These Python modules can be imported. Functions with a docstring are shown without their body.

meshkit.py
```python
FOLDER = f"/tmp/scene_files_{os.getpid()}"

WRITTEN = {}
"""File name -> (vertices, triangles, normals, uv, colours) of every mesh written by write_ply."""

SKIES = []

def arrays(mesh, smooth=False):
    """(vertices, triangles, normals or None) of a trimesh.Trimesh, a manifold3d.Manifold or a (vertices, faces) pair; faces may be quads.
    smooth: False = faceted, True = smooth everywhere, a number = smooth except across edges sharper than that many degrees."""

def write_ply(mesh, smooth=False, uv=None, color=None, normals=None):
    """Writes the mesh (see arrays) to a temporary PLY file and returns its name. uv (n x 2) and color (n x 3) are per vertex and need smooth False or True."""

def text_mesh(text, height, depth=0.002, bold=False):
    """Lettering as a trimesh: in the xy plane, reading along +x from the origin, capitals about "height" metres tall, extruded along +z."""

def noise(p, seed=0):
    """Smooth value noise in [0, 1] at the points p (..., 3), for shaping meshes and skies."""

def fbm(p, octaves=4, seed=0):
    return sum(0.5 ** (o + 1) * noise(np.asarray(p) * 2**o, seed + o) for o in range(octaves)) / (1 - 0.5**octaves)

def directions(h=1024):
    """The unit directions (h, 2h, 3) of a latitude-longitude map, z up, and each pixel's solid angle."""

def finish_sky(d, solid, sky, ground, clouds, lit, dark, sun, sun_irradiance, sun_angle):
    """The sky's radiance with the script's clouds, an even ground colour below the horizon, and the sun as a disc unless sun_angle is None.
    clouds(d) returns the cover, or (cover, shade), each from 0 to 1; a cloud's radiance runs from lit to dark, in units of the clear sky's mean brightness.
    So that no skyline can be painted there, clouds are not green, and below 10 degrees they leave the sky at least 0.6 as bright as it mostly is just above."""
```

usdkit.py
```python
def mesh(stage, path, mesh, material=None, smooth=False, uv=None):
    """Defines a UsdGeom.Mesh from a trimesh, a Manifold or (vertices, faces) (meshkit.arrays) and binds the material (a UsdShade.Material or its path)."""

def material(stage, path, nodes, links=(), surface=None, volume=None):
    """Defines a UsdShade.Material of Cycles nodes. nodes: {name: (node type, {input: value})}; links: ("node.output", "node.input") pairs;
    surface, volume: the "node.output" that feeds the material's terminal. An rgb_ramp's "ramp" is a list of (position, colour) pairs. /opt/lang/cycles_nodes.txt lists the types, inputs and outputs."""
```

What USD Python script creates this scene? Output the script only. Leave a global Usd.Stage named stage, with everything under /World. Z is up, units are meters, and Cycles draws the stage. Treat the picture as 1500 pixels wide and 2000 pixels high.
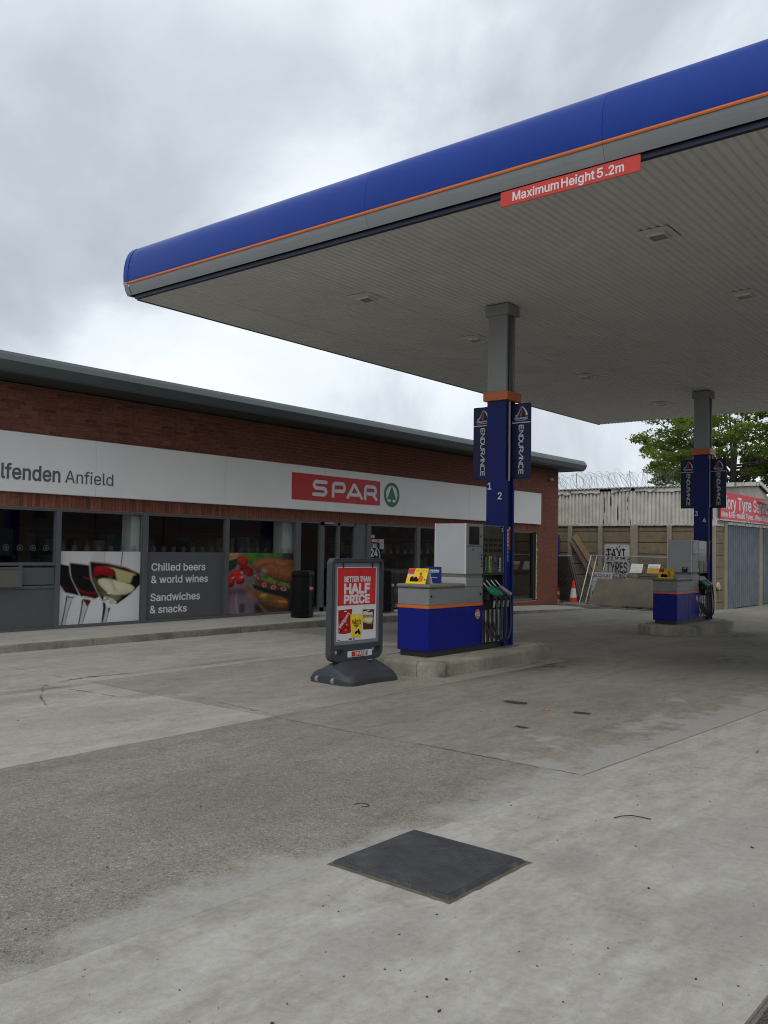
import math, random
import numpy as np, trimesh, usdkit, meshkit
from pxr import Usd, UsdGeom, UsdLux, UsdShade, Gf, Sdf, Vt
from shapely.geometry import Polygon, LineString, Point, box as sbox
from shapely import affinity
from shapely.ops import unary_union

stage = Usd.Stage.CreateInMemory()
UsdGeom.SetStageUpAxis(stage, UsdGeom.Tokens.z)
UsdGeom.Xform.Define(stage, '/World')
UsdGeom.Scope.Define(stage, '/World/Looks')
rng = np.random.default_rng(7)
random.seed(7)

# ---------------------------------------------------------------- camera
YAW, PITCH, ROLL = 0.67890, 0.0410, 0.0153
EYE = np.array([0.0, 0.0, 1.62])
_f = np.array([math.cos(YAW)*math.cos(PITCH), math.sin(YAW)*math.cos(PITCH), math.sin(PITCH)])
_r = np.array([math.sin(YAW), -math.cos(YAW), 0.0])
_u = np.cross(_r, _f)
_r2 = _r*math.cos(ROLL) + _u*math.sin(ROLL)
_u2 = -_r*math.sin(ROLL) + _u*math.cos(ROLL)
cam = UsdGeom.Camera.Define(stage, '/World/camera')
mtx = Gf.Matrix4d(*_r2, 0, *_u2, 0, *(-_f), 0, *EYE, 1)
cam.AddTransformOp().Set(mtx)
cam.CreateHorizontalApertureAttr(36.0)
cam.CreateVerticalApertureAttr(48.0)
cam.CreateFocalLengthAttr(36.0*1723.34/1500.0)
cam.CreateClippingRangeAttr(Gf.Vec2f(0.05, 5000))
cam.CreateExposureAttr(0.08)

# ---------------------------------------------------------------- sky and sun (overcast)
SUN_EL, SUN_AZ = math.radians(52), math.radians(200)      # azimuth measured from +x towards +y
sd = np.array([math.cos(SUN_EL)*math.cos(SUN_AZ), math.cos(SUN_EL)*math.sin(SUN_AZ), math.sin(SUN_EL)])
SKY_STRENGTH = 0.096
SKYZ = 11.37
dome = UsdLux.DomeLight.Define(stage, '/World/sky')
dome.GetPrim().SetCustomDataByKey('kind', 'structure')
skymat = usdkit.material(stage, '/World/Looks/overcast_sky', {
    'tc': ('texture_coordinate', {}),
    'sep': ('separate_xyz', {}),
    'zc': ('math', {'math_type': 'maximum', 'value2': 0.0}),
    'za': ('math', {'math_type': 'add', 'value2': 0.70}),
    'du': ('math', {'math_type': 'divide'}),
    'dv': ('math', {'math_type': 'divide'}),
    'uv': ('combine_xyz', {'z': SKYZ}),
    'n1': ('noise_texture', {'scale': 2.5, 'detail': 7.0, 'roughness': 0.55, 'distortion': 0.35}),
    'n2': ('noise_texture', {'scale': 1.25, 'detail': 2.0, 'roughness': 0.5}),
    'ad': ('mix_float', {'fac': 0.36}),
    'ramp': ('rgb_ramp', {'ramp': [(0.37, (4.8, 5.25, 5.9)), (0.43, (5.6, 6.1, 6.8)), (0.49, (7.0, 7.6, 8.25)), (0.54, (8.7, 9.3, 9.9)), (0.62, (9.9, 10.4, 10.8))]}),
    'sky': ('sky_texture', {'sky_type': 'single_scattering', 'sun_disc': False, 'sun_elevation': SUN_EL, 'sun_rotation': math.atan2(sd[0], sd[1])}),
    'mx': ('mix_color', {'blend_type': 'mix', 'fac': 0.04, 'use_clamp': False}),
    'bg': ('background_shader', {'strength': SKY_STRENGTH}),
}, [('tc.generated', 'sep.vector'), ('sep.z', 'zc.value1'), ('zc.value', 'za.value1'),
    ('sep.x', 'du.value1'), ('za.value', 'du.value2'), ('sep.y', 'dv.value1'), ('za.value', 'dv.value2'),
    ('du.value', 'uv.x'), ('dv.value', 'uv.y'), ('uv.vector', 'n1.vector'), ('uv.vector', 'n2.vector'),
    ('n1.fac', 'ad.a'), ('n2.fac', 'ad.b'), ('ad.result', 'ramp.fac'),
    ('ramp.color', 'mx.a'), ('sky.color', 'mx.b'), ('mx.result', 'bg.color')], surface='bg.background')
UsdShade.MaterialBindingAPI.Apply(dome.GetPrim()).Bind(skymat)
sun = UsdLux.DistantLight.Define(stage, '/World/sun')
sun.CreateIntensityAttr(0.22); sun.CreateAngleAttr(25.0); sun.CreateNormalizeAttr(True)
sun.CreateColorAttr(Gf.Vec3f(1.0, 0.97, 0.93))
_z = sd; _x = np.cross([0, 0, 1.0], _z); _x /= np.linalg.norm(_x); _y = np.cross(_z, _x)
sun.AddTransformOp().Set(Gf.Matrix4d(*_x, 0, *_y, 0, *_z, 0, 0, 0, 30, 1))

# ---------------------------------------------------------------- helpers
_used = {}
def numbered(parent, name):
    k = (parent, name); n = _used.get(k, -1) + 1; _used[k] = n
    return f'{parent}/{name}' if n == 0 else f'{parent}/{name}_{n:03d}'

def tag(p, label=None, cat=None, group=None, kind=None):
    for k, v in (('label', label), ('category', cat), ('group', group), ('kind', kind)):
        if v: p.SetCustomDataByKey(k, v)

class Thing:
    def __init__(self, name, label=None, cat=None, loc=(0, 0, 0), rotz=0.0, group=None, kind=None):
        self.path = numbered('/World', name)
        self.loc = np.array(loc, float); self.rot = rotz
        x = UsdGeom.Xform.Define(stage, self.path)
        x.AddTranslateOp().Set(Gf.Vec3d(*map(float, loc)))
        if rotz: x.AddRotateZOp().Set(math.degrees(rotz))
        self.prim = x.GetPrim()
        tag(self.prim, label, cat, group, kind)
    def inv(self, v):
        c, s = math.cos(-self.rot), math.sin(-self.rot)
        d = np.asarray(v, float) - self.loc
        return np.stack([c*d[:, 0] - s*d[:, 1], s*d[:, 0] + c*d[:, 1], d[:, 2]], 1)

def copy_of(src, loc, rotz=0.0, label=None, group=None, cat=None):
    base = src.path.split('/')[-1]
    path = numbered('/World', base)
    x = UsdGeom.Xform.Define(stage, path)
    x.GetPrim().GetReferences().AddInternalReference(src.path)
    x.GetPrim().SetInstanceable(True)
    p = x.GetPrim()
    p.CreateAttribute('xformOp:translate', Sdf.ValueTypeNames.Double3, False).Set(Gf.Vec3d(*map(float, loc)))
    p.CreateAttribute('xformOp:rotateZ', Sdf.ValueTypeNames.Float, False).Set(float(math.degrees(rotz)))
    p.CreateAttribute('xformOpOrder', Sdf.ValueTypeNames.TokenArray, False, Sdf.VariabilityUniform).Set(Vt.TokenArray(['xformOp:translate', 'xformOp:rotateZ']))
    tag(x.GetPrim(), label, cat, group)
    return x.GetPrim()

class MB:
    def __init__(s): s.v = []; s.f = []; s.n = 0
    def add(s, v, f):
        v = np.asarray(v, float); f = np.asarray(f, int)
        if f.shape[1] == 4: f = np.vstack([f[:, [0, 1, 2]], f[:, [0, 2, 3]]])
        s.v.append(v); s.f.append(f + s.n); s.n += len(v); return s
    def tm(s, m, T=None):
        v = np.asarray(m.vertices, float)
        if T is not None: v = v @ T[:3, :3].T + T[:3, 3]
        return s.add(v, m.faces)
    def box(s, x0, x1, y0, y1, z0, z1, b=0.0):
        if x1 < x0: x0, x1 = x1, x0
        if y1 < y0: y0, y1 = y1, y0
        if b <= 0:
            v = [(x, y, z) for z in (z0, z1) for y in (y0, y1) for x in (x0, x1)]
            f = [(0, 2, 3, 1), (4, 5, 7, 6), (0, 1, 5, 4), (2, 6, 7, 3), (0, 4, 6, 2), (1, 3, 7, 5)]
            return s.add(v, f)
        b = min(b, (x1-x0)/2.01, (y1-y0)/2.01, (z1-z0)/2.01)
        P = []
        for sx in (0, 1):
            for sy in (0, 1):
                for sz in (0, 1):
                    X, Y, Z = (x0, x1)[sx], (y0, y1)[sy], (z0, z1)[sz]
                    dx, dy, dz = b*(1-2*sx), b*(1-2*sy), b*(1-2*sz)
                    P += [(X, Y+dy, Z+dz), (X+dx, Y, Z+dz), (X+dx, Y+dy, Z)]
        h = trimesh.convex.convex_hull(np.array(P))
        return s.tm(h)
    def tube(s, pts, r, n=8, caps=True):
        pts = np.asarray(pts, float); m = len(pts)
        rr = np.full(m, r) if np.ndim(r) == 0 else np.asarray(r, float)
        t = np.gradient(pts, axis=0); t /= np.maximum(np.linalg.norm(t, axis=1, keepdims=True), 1e-9)
        a = np.array([0, 0, 1.0]) if abs(t[0, 2]) < 0.9 else np.array([1.0, 0, 0])
        u = np.cross(t[0], a); u /= np.linalg.norm(u)
        ang = np.arange(n)*2*math.pi/n; V = []
        for i in range(m):
            u = u - t[i]*np.dot(u, t[i]); u /= np.linalg.norm(u); w = np.cross(t[i], u)
            V.append(pts[i] + rr[i]*(np.cos(ang)[:, None]*u + np.sin(ang)[:, None]*w))
        V = np.vstack(V); F = []
        for i in range(m-1):
            for k in range(n):
                k2 = (k+1) % n
                F += [(i*n+k, i*n+k2, (i+1)*n+k2), (i*n+k, (i+1)*n+k2, (i+1)*n+k)]
        if caps:
            V = np.vstack([V, pts[:1], pts[-1:]]); c0, c1 = m*n, m*n+1
            for k in range(n):
                k2 = (k+1) % n
                F += [(c0, k2, k), (c1, (m-1)*n+k, (m-1)*n+k2)]
        return s.add(V, F)
    def lathe(s, prof, n=20, c=(0, 0, 0), phase=0.0):
        prof = np.asarray(prof, float); V = []; F = []
        for i in range(n):
            a = 2*math.pi*i/n + phase
            V += [(c[0]+r*math.cos(a), c[1]+r*math.sin(a), c[2]+z) for r, z in prof]
        m = len(prof)
        for i in range(n):
            j = (i+1) % n
            for k in range(m-1):
                F += [(i*m+k, j*m+k, j*m+k+1), (i*m+k, j*m+k+1, i*m+k+1)]
        return s.add(V, F)
    def poly(s, poly, frame, d0=0.0, th=0.0008):
        """a shapely polygon drawn in a frame (origin, right, up), extruded th outwards from distance d0 in front of it"""
        for g in getattr(poly, 'geoms', [poly]):
            if g.is_empty or g.area < 1e-9 or g.geom_type != 'Polygon': continue
            m = trimesh.creation.extrude_polygon(g, th, engine='earcut')
            s.flat(m, frame, d0)
        return s
    def flat(s, m, frame, d0=0.0):
        o, r, u = [np.asarray(a, float) for a in frame]; nrm = np.cross(r, u)
        v = np.asarray(m.vertices)
        return s.add(o + v[:, :1]*r + v[:, 1:2]*u + (v[:, 2:3]+d0)*nrm, m.faces)

def define(name, mb, m, parent=None, smooth=False, world=True, label=None, cat=None, group=None, kind=None):
    """ONE mesh prim. parent: a Thing, a path or None for top level. world: the vertices are in world space and are moved into the thing's own space."""
    if isinstance(mb, MB): v, f = np.vstack(mb.v), np.vstack(mb.f)
    else: v, f = np.asarray(mb.vertices, float), np.asarray(mb.faces, int)
    if isinstance(parent, Thing):
        if world: v = parent.inv(v)
        pp = parent.path
    elif isinstance(parent, Part):
        if world: v = parent.thing.inv(v)
        pp = parent.path
    else: pp = '/World'
    path = numbered(pp, name)
    me = usdkit.mesh(stage, path, (v, f), M[m] if isinstance(m, str) else m, smooth=smooth)
    tag(me.GetPrim(), label, cat, group, kind)
    return Part(path, parent if isinstance(parent, Thing) else (parent.thing if isinstance(parent, Part) else None), me.GetPrim())

class Part:
    def __init__(s, path, thing, prim): s.path, s.thing, s.prim = path, thing, prim

X, Y, Z = np.array([1.0, 0, 0]), np.array([0, 1.0, 0]), np.array([0, 0, 1.0])
def FY(x, y, z): return (np.array([x, y, z]), X, Z)         # a surface that faces -y; right is +x
def FX(x, y, z): return (np.array([x, y, z]), -Y, Z)        # a surface that faces -x; right is -y
def text(s, h, w=None, bold=False, th=0.001, cx=None):
    m = meshkit.text_mesh(s, h, th, bold)
    b = m.bounds
    if w: m.apply_scale([w/(b[1, 0]-b[0, 0]), 1, 1]); b = m.bounds
    m.apply_translation([-b[0, 0], 0, 0])
    if cx is not None: m.apply_translation([cx-(m.bounds[1, 0]+m.bounds[0, 0])/2, 0, 0])
    return m
def heavy(s, h, w, grow, dx=0.0, dy=0.0):
    """fat rounded lettering as one polygon"""
    m = text(s, h, w, True); top = m.triangles[m.face_normals[:, 2] > 0.5][:, :, :2]
    return affinity.translate(unary_union([Polygon(t).buffer(1e-6) for t in top]).buffer(grow, quad_segs=4), dx, dy)
def place(m, dx, dy):
    m = m.copy(); m.apply_translation([dx, dy, 0]); return m

# ---------------------------------------------------------------- materials
M = {}
def mat(name, col, rough=0.5, metal=0.0, var=0.08, vs=5.0, bump=0.0, bs=60.0, spec=0.5, rvar=0.08, coat=0.0, pos=False, fine=0.0, fs=120.0):
    c = np.array(col, float)
    n = {'tc': ('texture_coordinate', {}), 'geo': ('geometry', {}),
         'n1': ('noise_texture', {'scale': vs, 'detail': 6.0, 'roughness': 0.6}),
         'r1': ('rgb_ramp', {'ramp': [(0.28, c*(1-var)), (0.5, c), (0.72, np.minimum(c*(1+var), 0.95))]}),
         'rr': ('map_range', {'from_min': 0.3, 'from_max': 0.7, 'to_min': max(rough-rvar, 0.02), 'to_max': min(rough+rvar, 1.0)}),
         'p': ('principled_bsdf', {'metallic': metal, 'specular_ior_level': spec, 'coat_weight': coat, 'roughness': rough})}
    src = 'geo.position' if pos else 'tc.object'
    L = [(src, 'n1.vector'), ('n1.fac', 'r1.fac'), ('n1.fac', 'rr.value'), ('rr.result', 'p.roughness')]
    out = 'r1.color'
    if fine:
        n['n3'] = ('noise_texture', {'scale': fs, 'detail': 3.0, 'roughness': 0.6})
        n['r3'] = ('rgb_ramp', {'ramp': [(0.3, (1-fine,)*3), (0.7, (1+fine,)*3)]})
        n['m3'] = ('mix_color', {'blend_type': 'multiply', 'fac': 1.0, 'use_clamp': False})
        L += [(src, 'n3.vector'), ('n3.fac', 'r3.fac'), (out, 'm3.a'), ('r3.color', 'm3.b')]; out = 'm3.result'
    L.append((out, 'p.base_color'))
    if bump:
        n['n2'] = ('noise_texture', {'scale': bs, 'detail': 3.0, 'roughness': 0.6})
        n['b'] = ('bump', {'strength': min(bump, 1.0), 'distance': 0.004})
        L += [(src, 'n2.vector'), ('n2.fac', 'b.height'), ('b.normal', 'p.normal')]
    M[name] = usdkit.material(stage, f'/World/Looks/{name}', n, L, surface='p.BSDF')

def brick_mat(name, cols, rough=0.85):
    """bricks: each island or object takes its own tone"""
    n = {'oi': ('object_info', {}), 'geo': ('geometry', {}), 'add': ('math', {'math_type': 'add'}), 'fr': ('math', {'math_type': 'fraction'}),
         'rp': ('rgb_ramp', {'ramp': [(i/(len(cols)-1), c) for i, c in enumerate(cols)]}),
         'n1': ('noise_texture', {'scale': 9.0, 'detail': 6.0, 'roughness': 0.65}), 'n2': ('noise_texture', {'scale': 160.0, 'detail': 3.0}),
         'r1': ('rgb_ramp', {'ramp': [(0.3, (0.80,)*3), (0.7, (1.16,)*3)]}), 'mm': ('mix_color', {'blend_type': 'multiply', 'fac': 1.0, 'use_clamp': False}),
         'b': ('bump', {'strength': 0.5, 'distance': 0.004}), 'p': ('principled_bsdf', {'roughness': rough, 'specular_ior_level': 0.3})}
    L = [('oi.random', 'add.value1'), ('geo.random_per_island', 'add.value2'), ('add.value', 'fr.value1'), ('fr.value', 'rp.fac'),
         ('geo.position', 'n1.vector'), ('geo.position', 'n2.vector'), ('n1.fac', 'r1.fac'), ('rp.color', 'mm.a'), ('r1.color', 'mm.b'),
         ('mm.result', 'p.base_color'), ('n2.fac', 'b.height'), ('b.normal', 'p.normal')]
    M[name] = usdkit.material(stage, f'/World/Looks/{name}', n, L, surface='p.BSDF')

def glass_mat(name, tint=(0.9, 0.93, 0.92), ior=1.5):
    M[name] = usdkit.material(stage, f'/World/Looks/{name}', {
        't': ('transparent_bsdf', {'color': tint}), 'g': ('glossy_bsdf', {'color': (0.95, 0.97, 1.0), 'roughness': 0.015}),
        'geo': ('geometry', {}), 'io': ('map_range', {'to_min': ior, 'to_max': 1.0/ior}), 'fr': ('fresnel', {'IOR': ior}), 'mx': ('mix_closure', {})},
        [('geo.backfacing', 'io.value'), ('io.result', 'fr.IOR'), ('fr.fac', 'mx.fac'), ('t.BSDF', 'mx.closure1'), ('g.BSDF', 'mx.closure2')], surface='mx.closure')

def concrete(name, base, alt, blotch=0.5, pebble=0.0, seam=None, cement=(0.40, 0.39, 0.37), streak=0.0, speck=0.03, oil=None, bump=0.35):
    """poured concrete: blotches at three sizes, fine grain, optional exposed pebbles, a cement smear along a joint and oil stains"""
    n = {'geo': ('geometry', {}), 'mp': ('mapping', {'scale': (1.0, 2.6, 1.0), 'rotation': (0, 0, 0.5)}),
         'n1': ('noise_texture', {'scale': 0.55, 'detail': 5.0, 'roughness': 0.6, 'distortion': 0.4}),
         'n2': ('noise_texture', {'scale': 2.6, 'detail': 6.0, 'roughness': 0.68, 'distortion': 0.3}),
         'n3': ('noise_texture', {'scale': 26.0, 'detail': 5.0, 'roughness': 0.7}),
         'n4': ('noise_texture', {'scale': 190.0, 'detail': 2.0, 'roughness': 0.6}),
         'ma': ('mix_float', {'fac': 0.55}),
         'r1': ('rgb_ramp', {'ramp': [(0.36, base), (0.5, tuple((np.array(base)+np.array(alt))/2)), (0.64, alt)]}),
         'r3': ('rgb_ramp', {'ramp': [(0.3, (0.86,)*3), (0.5, (1.0,)*3), (0.7, (1.10,)*3)]}),
         'm3': ('mix_color', {'blend_type': 'multiply', 'fac': 1.0, 'use_clamp': False}),
         'r4': ('rgb_ramp', {'ramp': [(0.3, (0.84,)*3), (0.7, (1.14,)*3)]}),
         'm4': ('mix_color', {'blend_type': 'multiply', 'fac': 1.0, 'use_clamp': False}),
         'b': ('bump', {'strength': bump, 'distance': 0.006}),
         'p': ('principled_bsdf', {'roughness': 0.9, 'specular_ior_level': 0.25})}
    L = [('geo.position', 'mp.vector'), ('mp.vector', 'n1.vector'), ('mp.vector', 'n2.vector'), ('geo.position', 'n3.vector'), ('geo.position', 'n4.vector'),
         ('n1.fac', 'ma.a'), ('n2.fac', 'ma.b'), ('ma.result', 'r1.fac'), ('n3.fac', 'r3.fac'), ('r1.color', 'm3.a'), ('r3.color', 'm3.b'),
         ('n4.fac', 'r4.fac'), ('m3.result', 'm4.a'), ('r4.color', 'm4.b'), ('n4.fac', 'b.height'), ('b.normal', 'p.normal')]
    n['n5'] = ('noise_texture', {'scale': 8.5, 'detail': 7.0, 'roughness': 0.72, 'distortion': 0.6}); n['r5'] = ('rgb_ramp', {'ramp': [(0.30, (0.80, 0.79, 0.77)), (0.46, (0.985,)*3), (0.56, (1.0,)*3), (0.70, (1.10,)*3)]})
    n['m5'] = ('mix_color', {'blend_type': 'multiply', 'fac': blotch*1.6, 'use_clamp': False}); n['mp5'] = ('mapping', {'scale': (1.0, 0.45, 1.0), 'rotation': (0, 0, -0.35)})
    L += [('geo.position', 'mp5.vector'), ('mp5.vector', 'n5.vector'), ('n5.fac', 'r5.fac'), ('m4.result', 'm5.a'), ('r5.color', 'm5.b')]
    col = 'm5.result'
    if speck:
        n['vs'] = ('voronoi_texture', {'scale': 9.0, 'feature': 'f1', 'dimensions': '3D'})
        n['rs'] = ('rgb_ramp', {'ramp': [(0.0, (0.35,)*3), (speck, (0.45,)*3), (speck+0.03, (1.0,)*3)]})
        n['mS'] = ('mix_color', {'blend_type': 'multiply', 'fac': 0.8, 'use_clamp': False})
        L += [('geo.position', 'vs.vector'), ('vs.distance', 'rs.fac'), (col, 'mS.a'), ('rs.color', 'mS.b')]; col = 'mS.result'
    if pebble:
        n['vo'] = ('voronoi_texture', {'scale': 170.0, 'feature': 'f1', 'dimensions': '3D'})
        n['vb'] = ('voronoi_texture', {'scale': 62.0, 'feature': 'f1', 'dimensions': '3D'})
        n['sc'] = ('separate_color', {}); n['sb'] = ('separate_color', {})
        n['rp'] = ('rgb_ramp', {'ramp': [(0.0, (0.36, 0.34, 0.33)), (0.16, (0.62, 0.60, 0.57)), (0.5, (1.0, 0.97, 0.93)), (0.86, (1.14, 1.10, 1.03)), (1.0, (1.9, 1.85, 1.75))]})
        n['rb'] = ('rgb_ramp', {'ramp': [(0.0, (0.5, 0.48, 0.47)), (0.12, (0.95,)*3), (0.9, (1.03,)*3), (1.0, (1.5, 1.42, 1.3))]})
        n['mp1'] = ('mix_color', {'blend_type': 'multiply', 'fac': pebble, 'use_clamp': False})
        n['mp2'] = ('mix_color', {'blend_type': 'multiply', 'fac': pebble, 'use_clamp': False})
        n['pb'] = ('bump', {'strength': 0.6*pebble, 'distance': 0.006, 'invert': True})
        L += [('geo.position', 'vo.vector'), ('geo.position', 'vb.vector'), ('vo.color', 'sc.color'), ('vb.color', 'sb.color'),
              ('sc.r', 'rp.fac'), ('sb.g', 'rb.fac'), (col, 'mp1.a'), ('rp.color', 'mp1.b'), ('mp1.result', 'mp2.a'), ('rb.color', 'mp2.b'),
              ('vo.distance', 'pb.height'), ('b.normal', 'pb.normal'), ]
        L = [l for l in L if l != ('b.normal', 'p.normal')] + [('pb.normal', 'p.normal')]
        col = 'mp2.result'
    if seam:
        # cement slurry smeared over the slab's edge: distance from the joint y = a + b x, broken up by noise
        a, bb, wdt = seam
        n['sx'] = ('separate_xyz', {}); n['s1'] = ('math', {'math_type': 'multiply_add', 'value2': -bb, 'value3': -a})
        n['s2'] = ('math', {'math_type': 'add'}); n['ns'] = ('noise_texture', {'scale': 1.7, 'detail': 8.0, 'roughness': 0.70})
        n['s3'] = ('map_range', {'from_min': 0.33, 'from_max': 0.72, 'to_min': 0.0, 'to_max': wdt}); n['s4'] = ('math', {'math_type': 'subtract'})
        n['s5'] = ('map_range', {'from_min': -0.10, 'from_max': 0.24, 'to_min': 0.0, 'to_max': 0.92, 'clamp': True})
        n['cm'] = ('mix_color', {'blend_type': 'mix', 'use_clamp': False}); n['cc'] = ('mix_color', {'blend_type': 'multiply', 'fac': 1.0, 'a': cement, 'use_clamp': False})
        L += [('geo.position', 'sx.vector'), ('sx.x', 's1.value1'), ('s1.value', 's2.value1'), ('sx.y', 's2.value2'), ('geo.position', 'ns.vector'), ('ns.fac', 's3.value'),
              ('s3.result', 's4.value1'), ('s2.value', 's4.value2'), ('s4.value', 's5.value'), ('s5.result', 'cm.fac'), (col, 'cm.a'), ('r3.color', 'cc.b'), ('cc.result', 'cm.b')]
        col = 'cm.result'
    if oil:
        # oil drips: soft dark spots round the given places, broken by noise
        prev = None
        for i, (ox, oy, rx, ry, amt) in enumerate(oil):
            n[f'o{i}m'] = ('mapping', {'location': (-ox/rx, -oy/ry, 0), 'scale': (1/rx, 1/ry, 0.0)})
            n[f'o{i}l'] = ('gradient_texture', {'gradient_type': 'spherical'})
            n[f'o{i}n'] = ('math', {'math_type': 'multiply', 'value2': amt})
            L += [('geo.position', f'o{i}m.vector'), (f'o{i}m.vector', f'o{i}l.vector'), (f'o{i}l.fac', f'o{i}n.value1')]
            if prev is None: prev = f'o{i}n.value'
            else:
                n[f'o{i}x'] = ('math', {'math_type': 'maximum'}); L += [(prev, f'o{i}x.value1'), (f'o{i}n.value', f'o{i}x.value2')]; prev = f'o{i}x.value'
        n['on'] = ('map_range', {'from_min': 0.35, 'from_max': 0.6, 'to_min': 0.1, 'to_max': 1.5}); n['om'] = ('math', {'math_type': 'multiply', 'use_clamp': True})
        n['oc'] = ('mix_color', {'blend_type': 'mix', 'b': (0.045, 0.042, 0.04), 'use_clamp': False})
        L += [('n2.fac', 'on.value'), (prev, 'om.value1'), ('on.result', 'om.value2'), ('om.value', 'oc.fac'), (col, 'oc.a')]; col = 'oc.result'
    L.append((col, 'p.base_color'))
    M[name] = usdkit.material(stage, f'/World/Looks/{name}', n, L, surface='p.BSDF')

def rusty(name, col, rust=(0.10, 0.045, 0.025), amt=0.5, sc=3.0, stretch=(1, 1, 0.25), rough=0.65, lo=0.56, hi=0.64):
    """painted metal whose paint has flaked to rust and dirt"""
    c = np.array(col, float)
    M[name] = usdkit.material(stage, f'/World/Looks/{name}', {
        'geo': ('geometry', {}), 'mp': ('mapping', {'scale': stretch}), 'n1': ('noise_texture', {'scale': sc, 'detail': 8.0, 'roughness': 0.7}),
        'n2': ('noise_texture', {'scale': sc*0.6, 'detail': 5.0}), 'r1': ('rgb_ramp', {'ramp': [(lo, (0, 0, 0)), (hi, (amt,)*3)]}),
        'rc': ('rgb_ramp', {'ramp': [(0.3, c*0.82), (0.7, np.minimum(c*1.12, 0.9))]}), 'mx': ('mix_color', {'blend_type': 'mix', 'b': rust}),
        'sv': ('separate_color', {}), 'p': ('principled_bsdf', {'roughness': rough, 'specular_ior_level': 0.3})},
        [('geo.position', 'mp.vector'), ('mp.vector', 'n1.vector'), ('geo.position', 'n2.vector'), ('n1.fac', 'r1.fac'), ('r1.color', 'sv.color'),
         ('sv.r', 'mx.fac'), ('n2.fac', 'rc.fac'), ('rc.color', 'mx.a'), ('mx.result', 'p.base_color')], surface='p.BSDF')

CEM = (0.352, 0.337, 0.304)
concrete('new_concrete', (0.282, 0.263, 0.228), (0.455, 0.431, 0.386), speck=0.035, oil=[(2.9, 2.35, 0.5, 0.22, 0.25), (5.2, 1.6, 0.9, 0.4, 0.22), (4.2, 1.2, 0.7, 0.35, 0.25), (2.2, 1.6, 0.6, 0.3, 0.18), (4.25, 2.15, 0.3, 0.25, 0.3)])
concrete('pebble_concrete', (0.205, 0.188, 0.161), (0.290, 0.268, 0.231), pebble=0.66, seam=(3.22, -0.057, 0.62), cement=CEM, speck=0.0, oil=[(4.0, 4.2, 1.6, 0.7, 0.22), (2.4, 4.6, 0.9, 0.6, 0.2)])
concrete('forecourt_concrete', (0.195, 0.178, 0.150), (0.300, 0.278, 0.240), pebble=0.36, seam=(3.22, -0.057, 1.3), cement=(0.33, 0.315, 0.285), speck=0.015,
         oil=[(8.26, 4.8, 0.5, 0.4, 0.3), (11.2, 6.1, 1.6, 0.55, 0.85), (9.6, 6.2, 0.8, 0.4, 0.45), (14.0, 4.5, 2.6, 1.4, 0.5), (17.5, 4.8, 2.5, 1.6, 0.5), (19.5, 5.8, 1.6, 0.6, 0.7), (7.5, 6.4, 0.9, 0.5, 0.2)])
concrete('mid_concrete', (0.235, 0.218, 0.184), (0.350, 0.330, 0.288), pebble=0.45, speck=0.02, oil=[(7.5, 6.4, 0.9, 0.5, 0.25), (8.6, 7.8, 1.2, 0.5, 0.2), (11.2, 6.3, 1.4, 0.3, 0.5)])
concrete('light_concrete', (0.290, 0.272, 0.235), (0.425, 0.405, 0.362), pebble=0.22, speck=0.02, oil=[(5.3, 9.1, 0.9, 0.14, 0.55), (6.0, 8.0, 0.6, 0.2, 0.45), (4.5, 8.7, 0.9, 0.3, 0.3), (4.9, 7.3, 1.0, 0.4, 0.22), (8.0, 9.5, 1.6, 0.16, 0.5)])
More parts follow.
